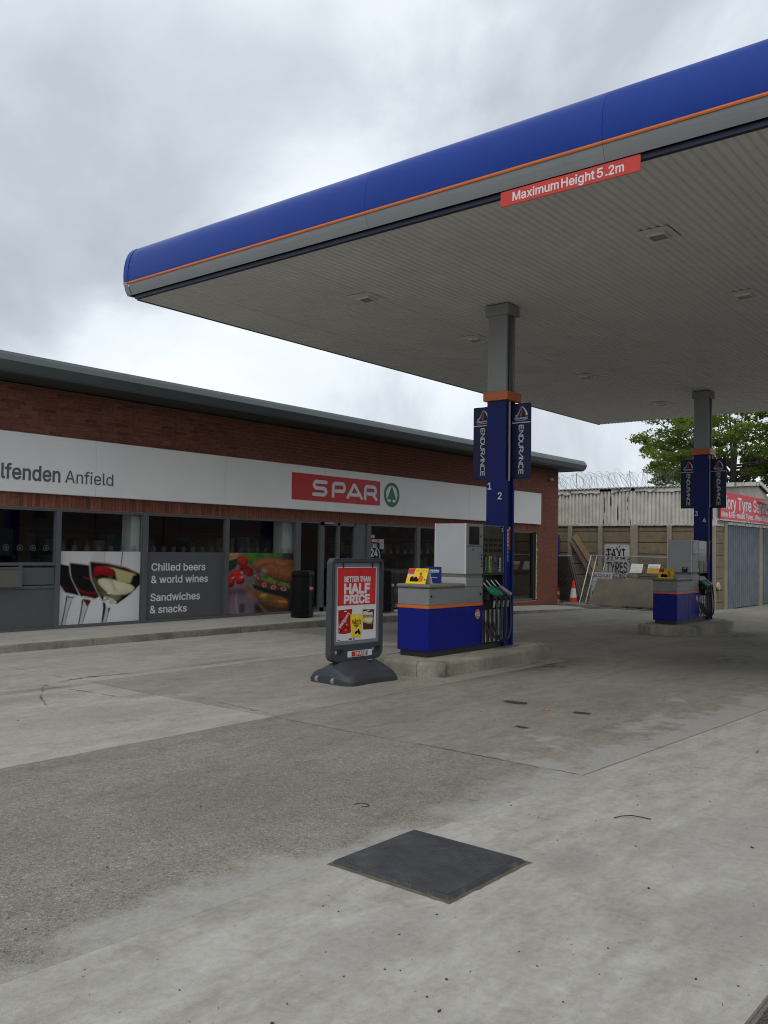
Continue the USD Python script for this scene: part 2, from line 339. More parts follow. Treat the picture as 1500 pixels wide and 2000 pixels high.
concrete('grey_concrete', (0.225, 0.208, 0.180), (0.335, 0.315, 0.275), pebble=0.3, speck=0.02, oil=[(14.0, 10.8, 1.8, 0.5, 0.3), (14.5, 10.2, 2.0, 0.5, 0.35), (21.0, 9.6, 2.6, 0.5, 0.3), (26.0, 10.8, 2.6, 0.5, 0.3)])
concrete('pavement_concrete', (0.335, 0.318, 0.272), (0.445, 0.425, 0.372), pebble=0.1, speck=0.0)
concrete('kerb_concrete', (0.105, 0.099, 0.082), (0.310, 0.292, 0.248), pebble=0.2, speck=0.0, bump=0.6)
concrete('island_concrete', (0.215, 0.200, 0.155), (0.420, 0.395, 0.320), pebble=0.2, speck=0.0, bump=0.6, oil=[(9.25, 6.42, 0.22, 0.22, 0.75), (9.0, 6.9, 0.2, 0.3, 0.3), (10.6, 6.42, 0.6, 0.14, 0.4), (11.9, 6.45, 0.7, 0.2, 0.5), (18.4, 6.45, 0.4, 0.2, 0.7), (19.8, 6.45, 0.8, 0.2, 0.5)])
concrete('asphalt', (0.055, 0.052, 0.05), (0.095, 0.09, 0.085), pebble=0.8, speck=0.0)
concrete('yard_ground', (0.18, 0.167, 0.142), (0.30, 0.282, 0.246), pebble=0.4, speck=0.0)
concrete('panel_concrete', (0.170, 0.136, 0.090), (0.255, 0.212, 0.148), pebble=0.7, speck=0.0, bump=0.6)
concrete('post_concrete', (0.25, 0.22, 0.165), (0.345, 0.315, 0.245), pebble=0.4, speck=0.0)
mat('crack_dirt', (0.12, 0.11, 0.093), 0.95, pos=True, var=0.5, vs=30)
rusty('cover_frame', (0.045, 0.048, 0.054), rust=(0.19, 0.18, 0.16), amt=0.55, sc=14.0, stretch=(1, 1, 1), lo=0.52, hi=0.70)
rusty('cover_plate', (0.042, 0.045, 0.051), rust=(0.15, 0.14, 0.13), amt=0.35, sc=8.0, stretch=(1, 1, 1), lo=0.50, hi=0.75)
mat('joint_dirt', (0.06, 0.055, 0.047), 0.95, pos=True, var=0.3)
brick_mat('red_brick', [(0.145, 0.048, 0.033), (0.19, 0.067, 0.045), (0.24, 0.090, 0.060), (0.17, 0.058, 0.040), (0.215, 0.078, 0.052), (0.115, 0.043, 0.033)])
mat('mortar', (0.30, 0.19, 0.135), 0.95, var=0.15, pos=True, bump=0.4)
mat('roof_green', (0.062, 0.078, 0.078), 0.42, var=0.10, vs=1.2, pos=True)
mat('soffit_dark', (0.035, 0.042, 0.043), 0.6, pos=True)
mat('frame_grey', (0.088, 0.094, 0.100), 0.45, var=0.06)
mat('panel_grey', (0.080, 0.086, 0.094), 0.5, var=0.06)
mat('meter_door', (0.115, 0.11, 0.095), 0.45, var=0.08)
mat('sign_white', (0.76, 0.76, 0.745), 0.4, var=0.05, vs=0.8, pos=True)
mat('sign_grey_text', (0.10, 0.105, 0.11), 0.5)
mat('shop_red', (0.50, 0.022, 0.026), 0.4, var=0.05)
mat('logo_green', (0.010, 0.16, 0.075), 0.4, var=0.05)
mat('letter_white', (0.68, 0.68, 0.68), 0.4, var=0.03)
mat('print_white', (0.66, 0.67, 0.68), 0.5, var=0.03, spec=0.12)
mat('print_grey', (0.38, 0.385, 0.395), 0.5, var=0.04, spec=0.12)
mat('print_black', (0.007, 0.005, 0.006), 0.5, spec=0.12)
mat('print_darkred', (0.012, 0.0018, 0.0025), 0.5, spec=0.12)
mat('print_red', (0.42, 0.016, 0.018), 0.5, var=0.12, vs=12, spec=0.12)
mat('print_cream', (0.56, 0.50, 0.30), 0.5, var=0.12, vs=9, spec=0.12)
mat('print_pale', (0.66, 0.63, 0.47), 0.5, var=0.1, vs=9, spec=0.12)
mat('print_olive', (0.15, 0.125, 0.06), 0.5, var=0.3, vs=14, spec=0.12)
mat('print_steel', (0.48, 0.48, 0.48), 0.5, var=0.3, vs=20, spec=0.12)
mat('print_salad', (0.045, 0.135, 0.012), 0.5, var=0.6, vs=16, spec=0.12)
mat('print_lettuce', (0.085, 0.17, 0.022), 0.5, var=0.75, vs=26, spec=0.12)
mat('print_cucumber', (0.014, 0.05, 0.018), 0.5, var=0.4, vs=7, spec=0.12)
mat('print_carrot', (0.45, 0.19, 0.06), 0.5, var=0.25, vs=8, spec=0.12)
mat('print_tomato', (0.42, 0.014, 0.012), 0.5, var=0.30, vs=9, spec=0.12)
mat('print_tomato_dark', (0.19, 0.008, 0.008), 0.5, var=0.4, vs=10, spec=0.12)
mat('print_bun', (0.21, 0.075, 0.034), 0.5, var=0.22, vs=7, fine=0.25, fs=60, spec=0.12)
mat('print_bun_light', (0.34, 0.17, 0.10), 0.5, var=0.25, vs=14, spec=0.12)
mat('print_bun_back', (0.25, 0.095, 0.035), 0.5, var=0.2, vs=7, spec=0.12)
mat('print_ham', (0.42, 0.19, 0.18), 0.5, var=0.3, vs=18, spec=0.12)
mat('print_ham_dark', (0.16, 0.03, 0.04), 0.5, var=0.3, vs=18, spec=0.12)
mat('print_board', (0.22, 0.105, 0.045), 0.5, var=0.3, vs=12, spec=0.12)
mat('print_board_dark', (0.10, 0.05, 0.025), 0.5, var=0.4, vs=12, spec=0.12)
mat('print_cloth', (0.175, 0.13, 0.16), 0.5, var=0.16, vs=9, spec=0.12)
mat('print_cloth_dark', (0.085, 0.06, 0.078), 0.5, var=0.2, vs=9, spec=0.12)
mat('print_cheese', (0.55, 0.31, 0.07), 0.5, var=0.2, vs=14, spec=0.12)
mat('print_shade', (0.03, 0.02, 0.02), 0.5, var=0.3, spec=0.12)
mat('print_yellow', (0.82, 0.58, 0.03), 0.5, var=0.08, spec=0.12)
mat('print_orange', (0.62, 0.18, 0.03), 0.5, var=0.08, spec=0.12)
mat('print_pink', (0.6, 0.25, 0.22), 0.5, var=0.2, vs=30, spec=0.12)
mat('print_brown', (0.085, 0.03, 0.018), 0.5, var=0.3, vs=22, spec=0.12)
mat('print_blue', (0.02, 0.035, 0.17), 0.5, var=0.1, spec=0.12)
mat('canopy_blue', (0.006, 0.038, 0.262), 0.38, var=0.09, vs=1.2, spec=0.22)
mat('canopy_orange', (0.60, 0.14, 0.02), 0.4)
mat('canopy_grey', (0.235, 0.245, 0.25), 0.4, var=0.05, vs=2)
mat('gutter_navy', (0.012, 0.013, 0.045), 0.5)
mat('soffit_white', (0.735, 0.725, 0.695), 0.55, var=0.07, vs=1.1, pos=True)
mat('lamp_housing', (0.72, 0.70, 0.66), 0.45)
mat('lamp_lens', (0.22, 0.22, 0.21), 0.2)
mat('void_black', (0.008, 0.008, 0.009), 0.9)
mat('pillar_blue', (0.007, 0.014, 0.135), 0.38, var=0.08, vs=2, spec=0.2)
mat('pillar_grey', (0.27, 0.275, 0.28), 0.42, var=0.10, vs=2)
mat('steel_grey', (0.13, 0.135, 0.14), 0.5, var=0.1)
mat('flag_navy', (0.011, 0.016, 0.070), 0.42, var=0.06, spec=0.25)
mat('pump_blue', (0.004, 0.009, 0.185), 0.36, var=0.12, vs=3, spec=0.2)
mat('pump_grey', (0.22, 0.225, 0.225), 0.38, metal=0.15, var=0.08, vs=3)
mat('pump_pale', (0.44, 0.45, 0.455), 0.40, var=0.06, vs=2.5)
mat('pump_top', (0.185, 0.17, 0.13), 0.6, var=0.2, vs=8)
mat('pump_black', (0.012, 0.012, 0.013), 0.45)
mat('screen_black', (0.008, 0.009, 0.010), 0.12)
mat('display_glass', (0.055, 0.052, 0.040), 0.12, var=0.35, vs=5, rvar=0.05)
mat('hose_rubber', (0.012, 0.012, 0.012), 0.5)
mat('chrome', (0.62, 0.62, 0.61), 0.22, metal=1.0)
mat('hose_bay', (0.14, 0.14, 0.135), 0.5, var=0.15)
mat('nozzle_green', (0.010, 0.175, 0.075), 0.4)
mat('nozzle_black', (0.02, 0.02, 0.021), 0.4)
mat('nozzle_grey', (0.24, 0.24, 0.24), 0.4)
mat('label_green', (0.02, 0.30, 0.13), 0.4)
mat('label_lime', (0.22, 0.42, 0.03), 0.4)
mat('label_purple', (0.08, 0.06, 0.12), 0.4)
mat('sticker_red', (0.55, 0.035, 0.02), 0.4, var=0.1)
mat('board_plastic', (0.040, 0.045, 0.052), 0.55, var=0.12, bump=0.25, bs=220)
mat('board_base', (0.036, 0.040, 0.047), 0.6, var=0.18, vs=7, bump=0.35, bs=180)
mat('board_inner', (0.20, 0.215, 0.235), 0.45)
mat('poster_red', (0.60, 0.022, 0.022), 0.38, var=0.06)
mat('poster_white', (0.68, 0.685, 0.69), 0.35, var=0.03)
mat('bin_black', (0.006, 0.006, 0.0065), 0.42, var=0.2, spec=0.22)
mat('cover_metal', (0.043, 0.046, 0.052), 0.66, var=0.40, vs=6, bump=0.5, bs=120, fine=0.25, fs=45)
mat('cover_tread', (0.056, 0.056, 0.058), 0.55, var=0.45, vs=9)
mat('moss_dirt', (0.10, 0.088, 0.055), 0.95, var=0.4, vs=20)
mat('grit_dark', (0.028, 0.027, 0.027), 0.8)
mat('bark_twig', (0.05, 0.04, 0.03), 0.9)
glass_mat('window_glass')
mat('interior_wall', (0.30, 0.30, 0.29), 0.7)
mat('interior_white', (0.66, 0.68, 0.66), 0.6, var=0.04)
mat('interior_floor', (0.14, 0.135, 0.13), 0.5)
mat('shelf_dark', (0.035, 0.035, 0.037), 0.6)
brick_mat('goods', [(0.10, 0.012, 0.012), (0.12, 0.09, 0.02), (0.02, 0.05, 0.025), (0.16, 0.15, 0.13), (0.015, 0.022, 0.07), (0.10, 0.045, 0.015), (0.03, 0.01, 0.01), (0.22, 0.20, 0.15)], 0.5)
mat('foam_cream', (0.55, 0.50, 0.36), 0.9, var=0.2, vs=25, bump=0.8)
rusty('white_cladding', (0.60, 0.575, 0.52), rust=(0.045, 0.035, 0.03), amt=0.9, sc=5.0, stretch=(1, 1, 0.14), lo=0.645, hi=0.68)
rusty('white_barge', (0.62, 0.605, 0.56), rust=(0.10, 0.06, 0.04), amt=0.85, sc=4.0, stretch=(1, 1, 1), lo=0.52, hi=0.62)
rusty('blue_door', (0.135, 0.163, 0.185), rust=(0.12, 0.095, 0.065), amt=0.6, sc=3.0, stretch=(1, 1, 0.3), lo=0.55, hi=0.75)
rusty('asbestos_roof', (0.21, 0.205, 0.19), rust=(0.05, 0.05, 0.045), amt=0.7, sc=3.0, stretch=(1, 1, 1))
rusty('peeling_white', (0.44, 0.44, 0.425), rust=(0.04, 0.04, 0.04), amt=1.0, sc=6.5, stretch=(1, 1, 1), lo=0.55, hi=0.60)
mat('tyre_sign_red', (0.62, 0.045, 0.065), 0.45, var=0.18, vs=1.4)
mat('galvanised', (0.33, 0.345, 0.355), 0.42, metal=0.6, var=0.12)
mat('fence_mesh', (0.055, 0.058, 0.06), 0.5, metal=0.4)
mat('clip_blue', (0.14, 0.30, 0.42), 0.5)
mat('razor_wire', (0.16, 0.16, 0.165), 0.5, metal=0.5)
mat('timber', (0.29, 0.19, 0.10), 0.8, var=0.25, vs=12)
mat('timber_grey', (0.17, 0.155, 0.13), 0.85, var=0.25, vs=9)
mat('ply_board', (0.155, 0.135, 0.10), 0.8, var=0.22, vs=3.0, fine=0.12)
mat('cone_red', (0.62, 0.045, 0.02), 0.5, var=0.1)
mat('cone_white', (0.62, 0.62, 0.60), 0.5, var=0.12)
mat('board_blue', (0.015, 0.04, 0.25), 0.5)
mat('tyre_rubber', (0.012, 0.012, 0.012), 0.7)
mat('lamp_orange', (0.55, 0.30, 0.17), 0.4)
mat('bark', (0.075, 0.062, 0.048), 0.9, var=0.3, vs=8)
mat('camera_white', (0.5, 0.5, 0.5), 0.4)
mat('slate', (0.09, 0.09, 0.095), 0.7)
mat('house_brick', (0.085, 0.05, 0.038), 0.9, var=0.2, vs=3)
def leaf_mat(name, a, b):
    M[name] = usdkit.material(stage, f'/World/Looks/{name}', {
        'geo': ('geometry', {}), 'rp': ('rgb_ramp', {'ramp': [(0.0, a), (1.0, b)]}), 'p': ('principled_bsdf', {'roughness': 0.5, 'specular_ior_level': 0.35}),
        't': ('translucent_bsdf', {}), 'mx': ('mix_closure', {'fac': 0.45}), 'tr': ('mix_color', {'blend_type': 'multiply', 'fac': 1.0, 'b': (1.25, 1.3, 0.6), 'use_clamp': False})},
        [('geo.random_per_island', 'rp.fac'), ('rp.color', 'p.base_color'), ('rp.color', 'tr.a'), ('tr.result', 't.color'), ('p.BSDF', 'mx.closure1'), ('t.BSDF', 'mx.closure2')], surface='mx.closure')
leaf_mat('leaves', (0.14, 0.185, 0.04), (0.32, 0.39, 0.10))

# ================================================================ GROUND
def gz(x): return -0.0155*np.clip(np.asarray(x, float)-12.0, 0, 20)
def joint_y(x): return 3.25-0.057*x

def sheet(xs, ys, zf):
    XX, YY = np.meshgrid(xs, ys, indexing='ij'); V = np.stack([XX, YY, zf(XX, YY)], -1).reshape(-1, 3)
    a, b = len(xs), len(ys); F = []
    for i in range(a-1):
        for j in range(b-1):
            p = i*b+j; F += [(p, p+b, p+b+1, p+1)]
    return MB().add(V, F)

define('ground', sheet([-400, -30, 0, 12, 32, 60, 500], [-400, -60, -12, 0, 14, 40, 500], lambda x, y: gz(x)-0.022), 'yard_ground', kind='structure')
fore = Thing('forecourt', kind='structure')
def slab(name, poly_pts, m, parent=fore, th=0.018, jit=0.006, straight=()):
    """a concrete slab with slightly ragged edges and a small arris, top on the forecourt's fall"""
    pts = []
    P = [np.array(p, float) for p in poly_pts]
    for i, p in enumerate(P):
        q = P[(i+1) % len(P)]; d = q-p; L = np.linalg.norm(d); k = max(int(L/0.3), 1); nrm = np.array([-d[1], d[0]])/L
        for t in range(k):
            o = 0 if t == 0 or i in straight else rng.normal(0, jit*0.5)
            pts.append(p + d*t/k + nrm*o)
    pts = np.array(pts); c = pts.mean(0)
    inner = Polygon(pts).buffer(0)
    top = trimesh.creation.triangulate_polygon(inner, engine='earcut')
    v2, f = np.array(top[0]), np.array(top[1])
    mb = MB(); V = np.c_[v2, gz(v2[:, 0])]
    e1 = V[f[:, 1]]-V[f[:, 0]]; e2 = V[f[:, 2]]-V[f[:, 0]]
    fl = (e1[:, 0]*e2[:, 1]-e1[:, 1]*e2[:, 0]) < 0; f[fl] = f[fl][:, ::-1]
    mb.add(V, f)
    ring = np.array(inner.exterior.coords)[:-1]; n = len(ring)
    if Polygon(ring).exterior.is_ccw is False: ring = ring[::-1]
    A = np.c_[ring, gz(ring[:, 0])]; B = A.copy(); B[:, 2] -= th
    mb.add(np.vstack([A, B]), [(i, n+i, n+(i+1) % n, (i+1) % n) for i in range(n)])
    define(name, mb, m, parent)
g_ = 0.007
XS = [-6.0, 0.0, 5.95, 12.0, 18.0, 24.0, 32.0]
for a, b in ((-6.0, 5.95), (5.95, 12.0), (12.0, 24.0), (24.0, 32.0)):
    g2 = 0.0008 if b < 6 else g_
    ga, gb = (0.0, 0.0) if b < 13 else (0.0, g_)
    slab('concrete_strip', [(a+ga, 0.96+g_), (b-gb-0.0004, 0.96+g_), (b-gb-0.0004, joint_y(b)-g2), (a+ga, joint_y(a)-g2)], 'new_concrete', straight=(1, 2, 3))
for r, (y0, y1) in enumerate(((None, 6.12), (6.12, 9.2), (9.2, 12.46))):
    for a, b in zip(XS[:-1], XS[1:]):
        if r == 0: m = 'pebble_concrete' if b < 6 else 'forecourt_concrete'
        elif r == 1: m = 'light_concrete' if b < 6 else ('mid_concrete' if b < 13 else 'forecourt_concrete')
        else: m = 'light_concrete' if b < 12.5 else 'grey_concrete'
        ya, yb = (joint_y(a)+g_, joint_y(b)+g_) if r == 0 else (y0+g_, y0+g_)
        yt = 12.46 if (r == 2 and b > 27) else y1
        if r == 0 and b < 6: ya, yb = joint_y(a)+0.0008, joint_y(b)+0.0008
        slab('concrete_slab', [(a+g_, ya), (b-g_, yb), (b-g_, yt-g_), (a+g_, yt-g_)], m, straight=(0,) if r == 0 else ())
define('asphalt_lane', sheet([-30, 0, 12, 32, 60], [-14, 0.94], lambda x, y: gz(x)-0.006), 'asphalt', kind='structure')
# pits and cracks
def pit(x, y, a, b, rot, label):
    mb = MB(); c, s = math.cos(rot), math.sin(rot); pts = []
    for k in range(12):
        t = 2*math.pi*k/12; r = 1+rng.normal(0, 0.12)
        u, v = abs(math.cos(t))**0.6*np.sign(math.cos(t))*a*r, abs(math.sin(t))**0.6*np.sign(math.sin(t))*b*r
        pts.append((x+c*u-s*v, y+s*u+c*v, gz(x)+0.002+0.006*(k % 3)/3))
    mb.add(pts+[(x, y, gz(x)+0.009)], [(k, (k+1) % 12, 12) for k in range(12)])
    define('dirt_patch', mb, 'grit_dark', label=label, cat='dirt')
pit(8.26, 4.82, 0.07, 0.14, 0.1, 'small dark oblong dirt patch on the forecourt, nearer the pump of the two')
pit(8.19, 4.03, 0.05, 0.09, 0.2, 'smaller dark dirt patch on the forecourt, right of the oblong one')
pit(7.16, 4.12, 0.03, 0.07, -0.2, 'thin dark dirt patch nearest the camera on the forecourt')

def crack(pts, w, label=None):
    P = np.array(pts, float); L = np.r_[0, np.cumsum(np.linalg.norm(np.diff(P, axis=0), axis=1))]; q = np.arange(0, L[-1], 0.03)
    c = np.c_[np.interp(q, L, P[:, 0]), np.interp(q, L, P[:, 1])]+rng.normal(0, 0.004+0.2*w, (len(q), 2)); t = np.gradient(c, axis=0); t /= np.linalg.norm(t, axis=1, keepdims=True); nn = np.c_[-t[:, 1], t[:, 0]]
    ww = (w*np.abs(rng.normal(0.8, 0.45, len(q)))*np.sin(np.linspace(0.15, math.pi-0.1, len(q)))**0.5*(meshkit.noise(np.c_[c*5.0, np.full(len(q), w*100)]) > 0.36))[:, None]/2
    a, b = c+nn*ww, c-nn*ww; m = len(q); V = np.vstack([a, b]); V = np.c_[V, gz(V[:, 0])+0.0025]
    define('crack', MB().add(V, [(m+i, m+i+1, i+1, i) for i in range(m-1)]), 'crack_dirt', fore)
for pts, w in (([(5.44, 9.3), (5.01, 8.62), (4.79, 8.12)], 0.018), ([(5.44, 9.3), (5.55, 8.68), (5.59, 8.02)], 0.016), ([(5.44, 9.3), (5.7, 9.46), (6.15, 9.53), (6.9, 9.44)], 0.035), ([(5.98, 7.3), (6.1, 7.05), (6.09, 6.76), (6.01, 6.13)], 0.02), ([(6.1, 7.05), (6.75, 7.06), (7.31, 6.98)], 0.012), ([(6.12, 9.57), (6.5, 9.55), (6.88, 9.5)], 0.07), ([(5.95, 6.1), (5.93, 5.2), (5.97, 4.3), (5.94, 3.4), (5.95, 2.95)], 0.014)): crack(pts, w)
# manhole cover
cov = Thing('manhole_cover', 'dark square metal manhole cover set in a raised frame in the pale concrete', 'manhole cover', (3.755, 2.695, 0), rotz=-0.012)
def frustum(a0, b0, a1, b1, z0, z1):
    v = [(-a0, -b0, z0), (a0, -b0, z0), (a0, b0, z0), (-a0, b0, z0), (-a1, -b1, z1), (a1, -b1, z1), (a1, b1, z1), (-a1, b1, z1)]
    return v, [(3, 2, 1, 0), (4, 5, 6, 7), (0, 1, 5, 4), (1, 2, 6, 5), (2, 3, 7, 6), (3, 0, 4, 7)]
bd_ = MB(); V = []; n = 96
for k in range(n):
    t = 4*k/n; e = int(t); u = t-e; c4 = [(-1, -1), (1, -1), (1, 1), (-1, 1)]; p, q = np.array(c4[e], float), np.array(c4[(e+1) % 4], float); w = p*(1-u)+q*u
    o = 0.003+abs(rng.normal(0, 0.003))+(0.012 if e == 1 else 0.0)+(0.004 if e == 0 and u > 0.3 else 0.0)
    V.append((w[0]*(0.371+o), w[1]*(0.387+o), 0.0015))
W_ = []
for k in range(n):
    t = 4*k/n; e = int(t); u = t-e; p, q = np.array(c4[e], float), np.array(c4[(e+1) % 4], float); w = p*(1-u)+q*u; W_.append((w[0]*0.366, w[1]*0.382, 0.010))
V += W_
bd_.add(V, [(k, (k+1) % n, n+(k+1) % n, n+k) for k in range(n)]); define('bedding', bd_, 'moss_dirt', cov, world=False)
define('frame', MB().add(*frustum(0.371, 0.387, 0.349, 0.365, -0.01, 0.022)), 'cover_frame', cov, world=False)
define('plate', MB().add(*frustum(0.343, 0.359, 0.341, 0.357, 0.018, 0.0255)), 'cover_plate', cov, world=False)
tread = MB(); nzf = lambda x, y: float(meshkit.noise(np.array([[x*6+3, y*6+9, 1.0]]))[0])
for i in range(25):
    for j in range(26):
        x, y = -0.322+0.0265*i, -0.336+0.0268*j
        wear = nzf(x, y)*0.8+float(np.clip((y-0.05)/0.25, 0, 1))*0.5+float(np.clip((-0.2-x)/0.15, 0, 1))*0.4
        if wear > 0.95: continue          # worn smooth
        hgt = 0.02545+0.0030*max(0.0, 0.95-wear)
        for k in (-0.008, 0.0, 0.008):
            if (i//2+j//2) % 2: tread.box(x-0.011, x+0.011, y+k-0.0022, y+k+0.0022, 0.025, hgt)
            else: tread.box(x+k-0.0022, x+k+0.0022, y-0.011, y+0.011, 0.025, hgt)
define('tread_bars', tread, 'cover_tread', cov, world=False, kind='stuff')
for kx, ky in ((-0.02, 0.27), (0.02, -0.29)): define('keyhole', MB().box(kx-0.022, kx+0.022, ky-0.010, ky+0.010, 0.0248, 0.0262), 'void_black', cov, world=False)
define('frame_gap', MB().add(*frustum(0.348, 0.364, 0.344, 0.360, 0.0200, 0.0224)), 'joint_dirt', cov, world=False)
UsdGeom.Xform(cov.prim).AddScaleOp().Set(Gf.Vec3f(0.95, 0.97, 1.0))
# loose grit on the forecourt
gr = MB(); ico = trimesh.creation.icosphere(subdivisions=0)
for k in range(540):
    if k < 400: x, y = rng.uniform(1.2, 9.5), rng.uniform(0.95, 3.1)
    else: x, y = rng.uniform(1.5, 9), rng.uniform(3.1, 8.5)
    if abs(x-3.755) < 0.4 and abs(y-2.695) < 0.42: continue
    r = min(0.0012+rng.exponential(0.0015), 0.0072)
    v = ico.vertices*r*rng.uniform(0.55, 1.3, (1, 3))*(1+rng.normal(0, 0.25, (12, 1)))*[1, 1, 0.7]
    gr.add(v+[x, y, float(gz(x))+r*0.4], ico.faces)
define('loose_grit', gr, 'grit_dark', label='loose dark grit and pebbles strewn over the concrete', cat='grit', kind='stuff')
define('twig', MB().tube([(5.12, 2.30, 0.006), (5.17, 2.27, 0.012), (5.22, 2.23, 0.012), (5.24, 2.17, 0.008), (5.245, 2.12, 0.006)], 0.0034, 5), 'bark_twig', label='short bent brown twig lying on the pale concrete beyond the manhole cover', cat='twig')
define('wire_scrap', MB().tube([(4.28, 3.66, 0.005), (4.33, 3.65, 0.005), (4.345, 3.61, 0.005), (4.33, 3.575, 0.005), (4.30, 3.57, 0.005), (4.285, 3.60, 0.005)], 0.0025, 4), 'bark_twig', label='small curled scrap of wire on the pebbly concrete left of the manhole cover', cat='wire')
define('orange_litter', MB().box(8.06, 8.10, 4.33, 4.37, 0.0, 0.012, 0.004), 'canopy_orange', label='tiny orange scrap of litter on the forecourt', cat='litter')

# pavement along the shop
YF = 14.11
def pz(x): return 0.12-0.0265*np.clip(np.asarray(x, float)-15.0, 0, 12.5)
pav = Thing('pavement', kind='structure')
px = [2.0, 5.0, 8.1, 11.2, 14.3, 17.4, 20.5, 23.6, 26.2]
for a, b in zip(px[:-1], px[1:]):
    xs = np.linspace(a+0.004, b-0.004, 9)
    V = []; F = []
    for x in xs:
        z = float(pz(x)); zb = float(gz(x))-0.1; w = 0.012*math.sin(x*2.1)+rng.normal(0, 0.005)
        e = 12.44
        if x > 25.4: e += (x-25.4)**2*0.9
        V += [(x, e-0.012+w*0.3, zb), (x, e+w*0.3, z-0.035+rng.normal(0, 0.002)), (x, e+0.03+w*0.3, z-0.004), (x, e+0.16, z), (x, YF+0.06, z+0.004)]
    for i in range(len(xs)-1):
        for k in range(4): p = i*5+k; F.append((p, p+5, p+6, p+1))
    V = np.array(V); F = np.array(F)
    kerbf = np.array([f for f in F if f[0] % 5 < 2]); topf = np.array([f for f in F if f[0] % 5 >= 2])
    define('kerb', MB().add(V, kerbf), 'kerb_concrete', pav, smooth=50)
    define('paving_bay', MB().add(V, topf), 'pavement_concrete', pav, smooth=50)
# turned end of the kerb
es = MB(); V = []; F = []
for i, t in enumerate(np.linspace(0, 1, 8)):
    x = 26.2+0.9*math.sin(t*1.45); e = 13.02+1.1*(1-math.cos(t*1.45)); z = float(pz(x))
    V += [(x, e, float(gz(x))-0.08), (x, e+0.005, z-0.03), (x-0.02, e+0.03, z), (x-0.1, YF+0.06, z+0.002)]
for i in range(7):
    for k in range(3): p = i*4+k; F.append((p, p+4, p+5, p+1))
define('kerb', es.add(V, F), 'kerb_concrete', pav, smooth=50)

# ================================================================ SHOP
shop = Thing('shop_building', 'long red brick filling station shop with dark overhanging flat roof and glazed front', 'building', (14.5, 14.11, 0.12))
SX0, SX1 = 2.0, 26.85
# brickwork backing in mortar, just behind the bricks
wl = MB()
wl.box(SX0, SX1, YF+0.012, YF+0.30, 2.22, 4.30)
wl.box(20.80, 22.55, YF+0.012, YF+0.30, -0.4, 2.22)
wl.box(25.42, SX1-0.012, YF+0.012, YF+0.30, -0.4, 2.22)
wl.box(22.55, 25.42, YF+0.012, YF+0.30, -0.4, 0.02)
wl.box(SX1-0.30, SX1-0.012, YF+0.30, 26, -0.4, 4.30); wl.box(SX0, SX1, 25.7, 26, -0.4, 4.3); wl.box(SX0, SX0+0.3, YF+0.30, 25.7, -0.4, 4.3)
define('wall', wl, 'mortar', shop)
bricks = []
def brick(x0, x1, z0, z1, face='y'):
    bricks.append((x0, x1, z0, z1, face))
CH, BL, JT = 0.075, 0.225, 0.010
def course_run(x0, x1, z0, z1):
    k = 0; z = z0
    while z < z1-0.02:
        zt = min(z+CH-JT, z1); x = x0-(BL/2 if k % 2 else 0)
        while x < x1-0.02:
            a, b = max(x, x0), min(x+BL-JT, x1)
            if b-a > 0.03: brick(a, b, z, zt)
            x += BL
        z += CH; k += 1
def soldiers(x0, x1, z0, z1):
    x = x0
    while x < x1-0.03: brick(x, min(x+CH-JT, x1), z0, z1); x += CH
course_run(SX0+4.2, SX1, 3.50, 4.28)                 # above the sign
soldiers(SX0+4.2, SX1-0.02, 2.235, 2.455)            # soldier course over the windows
course_run(25.60, SX1, 2.47, 3.49)
course_run(25.43, SX1, -0.38, 2.225)                 # right hand pier
course_run(20.80, 22.50, -0.30, 2.225)
course_run(22.56, 25.42, -0.30, 0.0)
def brick_mesh(mb, b):
    x0, x1, z0, z1, _ = b
    d = rng.uniform(-0.002, 0.003); c = 0.004
    v = [(x0, YF+0.02, z0), (x1, YF+0.02, z0), (x1, YF+0.02, z1), (x0, YF+0.02, z1),
         (x0, YF+c-d, z0), (x1, YF+c-d, z0), (x1, YF+c-d, z1), (x0, YF+c-d, z1),
         (x0+c, YF-d, z0+c), (x1-c, YF-d, z0+c), (x1-c, YF-d, z1-c), (x0+c, YF-d, z1-c)]
    f = [(8, 9, 10, 11), (4, 5, 9, 8), (5, 6, 10, 9), (6, 7, 11, 10), (7, 4, 8, 11), (0, 1, 5, 4), (1, 2, 6, 5), (2, 3, 7, 6), (3, 0, 4, 7)]
    mb.add(v, f)
def seen_size(b):
    x = (b[0]+b[1])/2; return (b[1]-b[0])*(b[3]-b[2])/(x*x+YF*YF)**1.5 if x > 7.25 else 0
order = sorted(range(len(bricks)), key=lambda i: -seen_size(bricks[i]))
for i in order[:300]:
    mb = MB(); brick_mesh(mb, bricks[i]); define('brick', mb, 'red_brick', shop)
mb = MB()
for i in order[300:]: brick_mesh(mb, bricks[i])
# the end wall's bricks, seen only as the pier's return
z = -0.38; k = 0
while z < 4.25:
    y = YF+(0.11 if k % 2 else 0.0)+0.012
    while y < 17.5:
        mb.box(SX1-0.02, SX1+rng.uniform(-0.002, 0.003), y, y+BL-JT, z, z+CH-JT); y += BL
    z += CH; k += 1
define('bricks', mb, 'red_brick', shop, kind='stuff')
# movement joints
for x in (10.9, 17.3): define('movement_joint', MB().box(x-0.006, x+0.006, YF-0.003, YF+0.01, 3.50, 4.28), 'joint_dirt', shop)

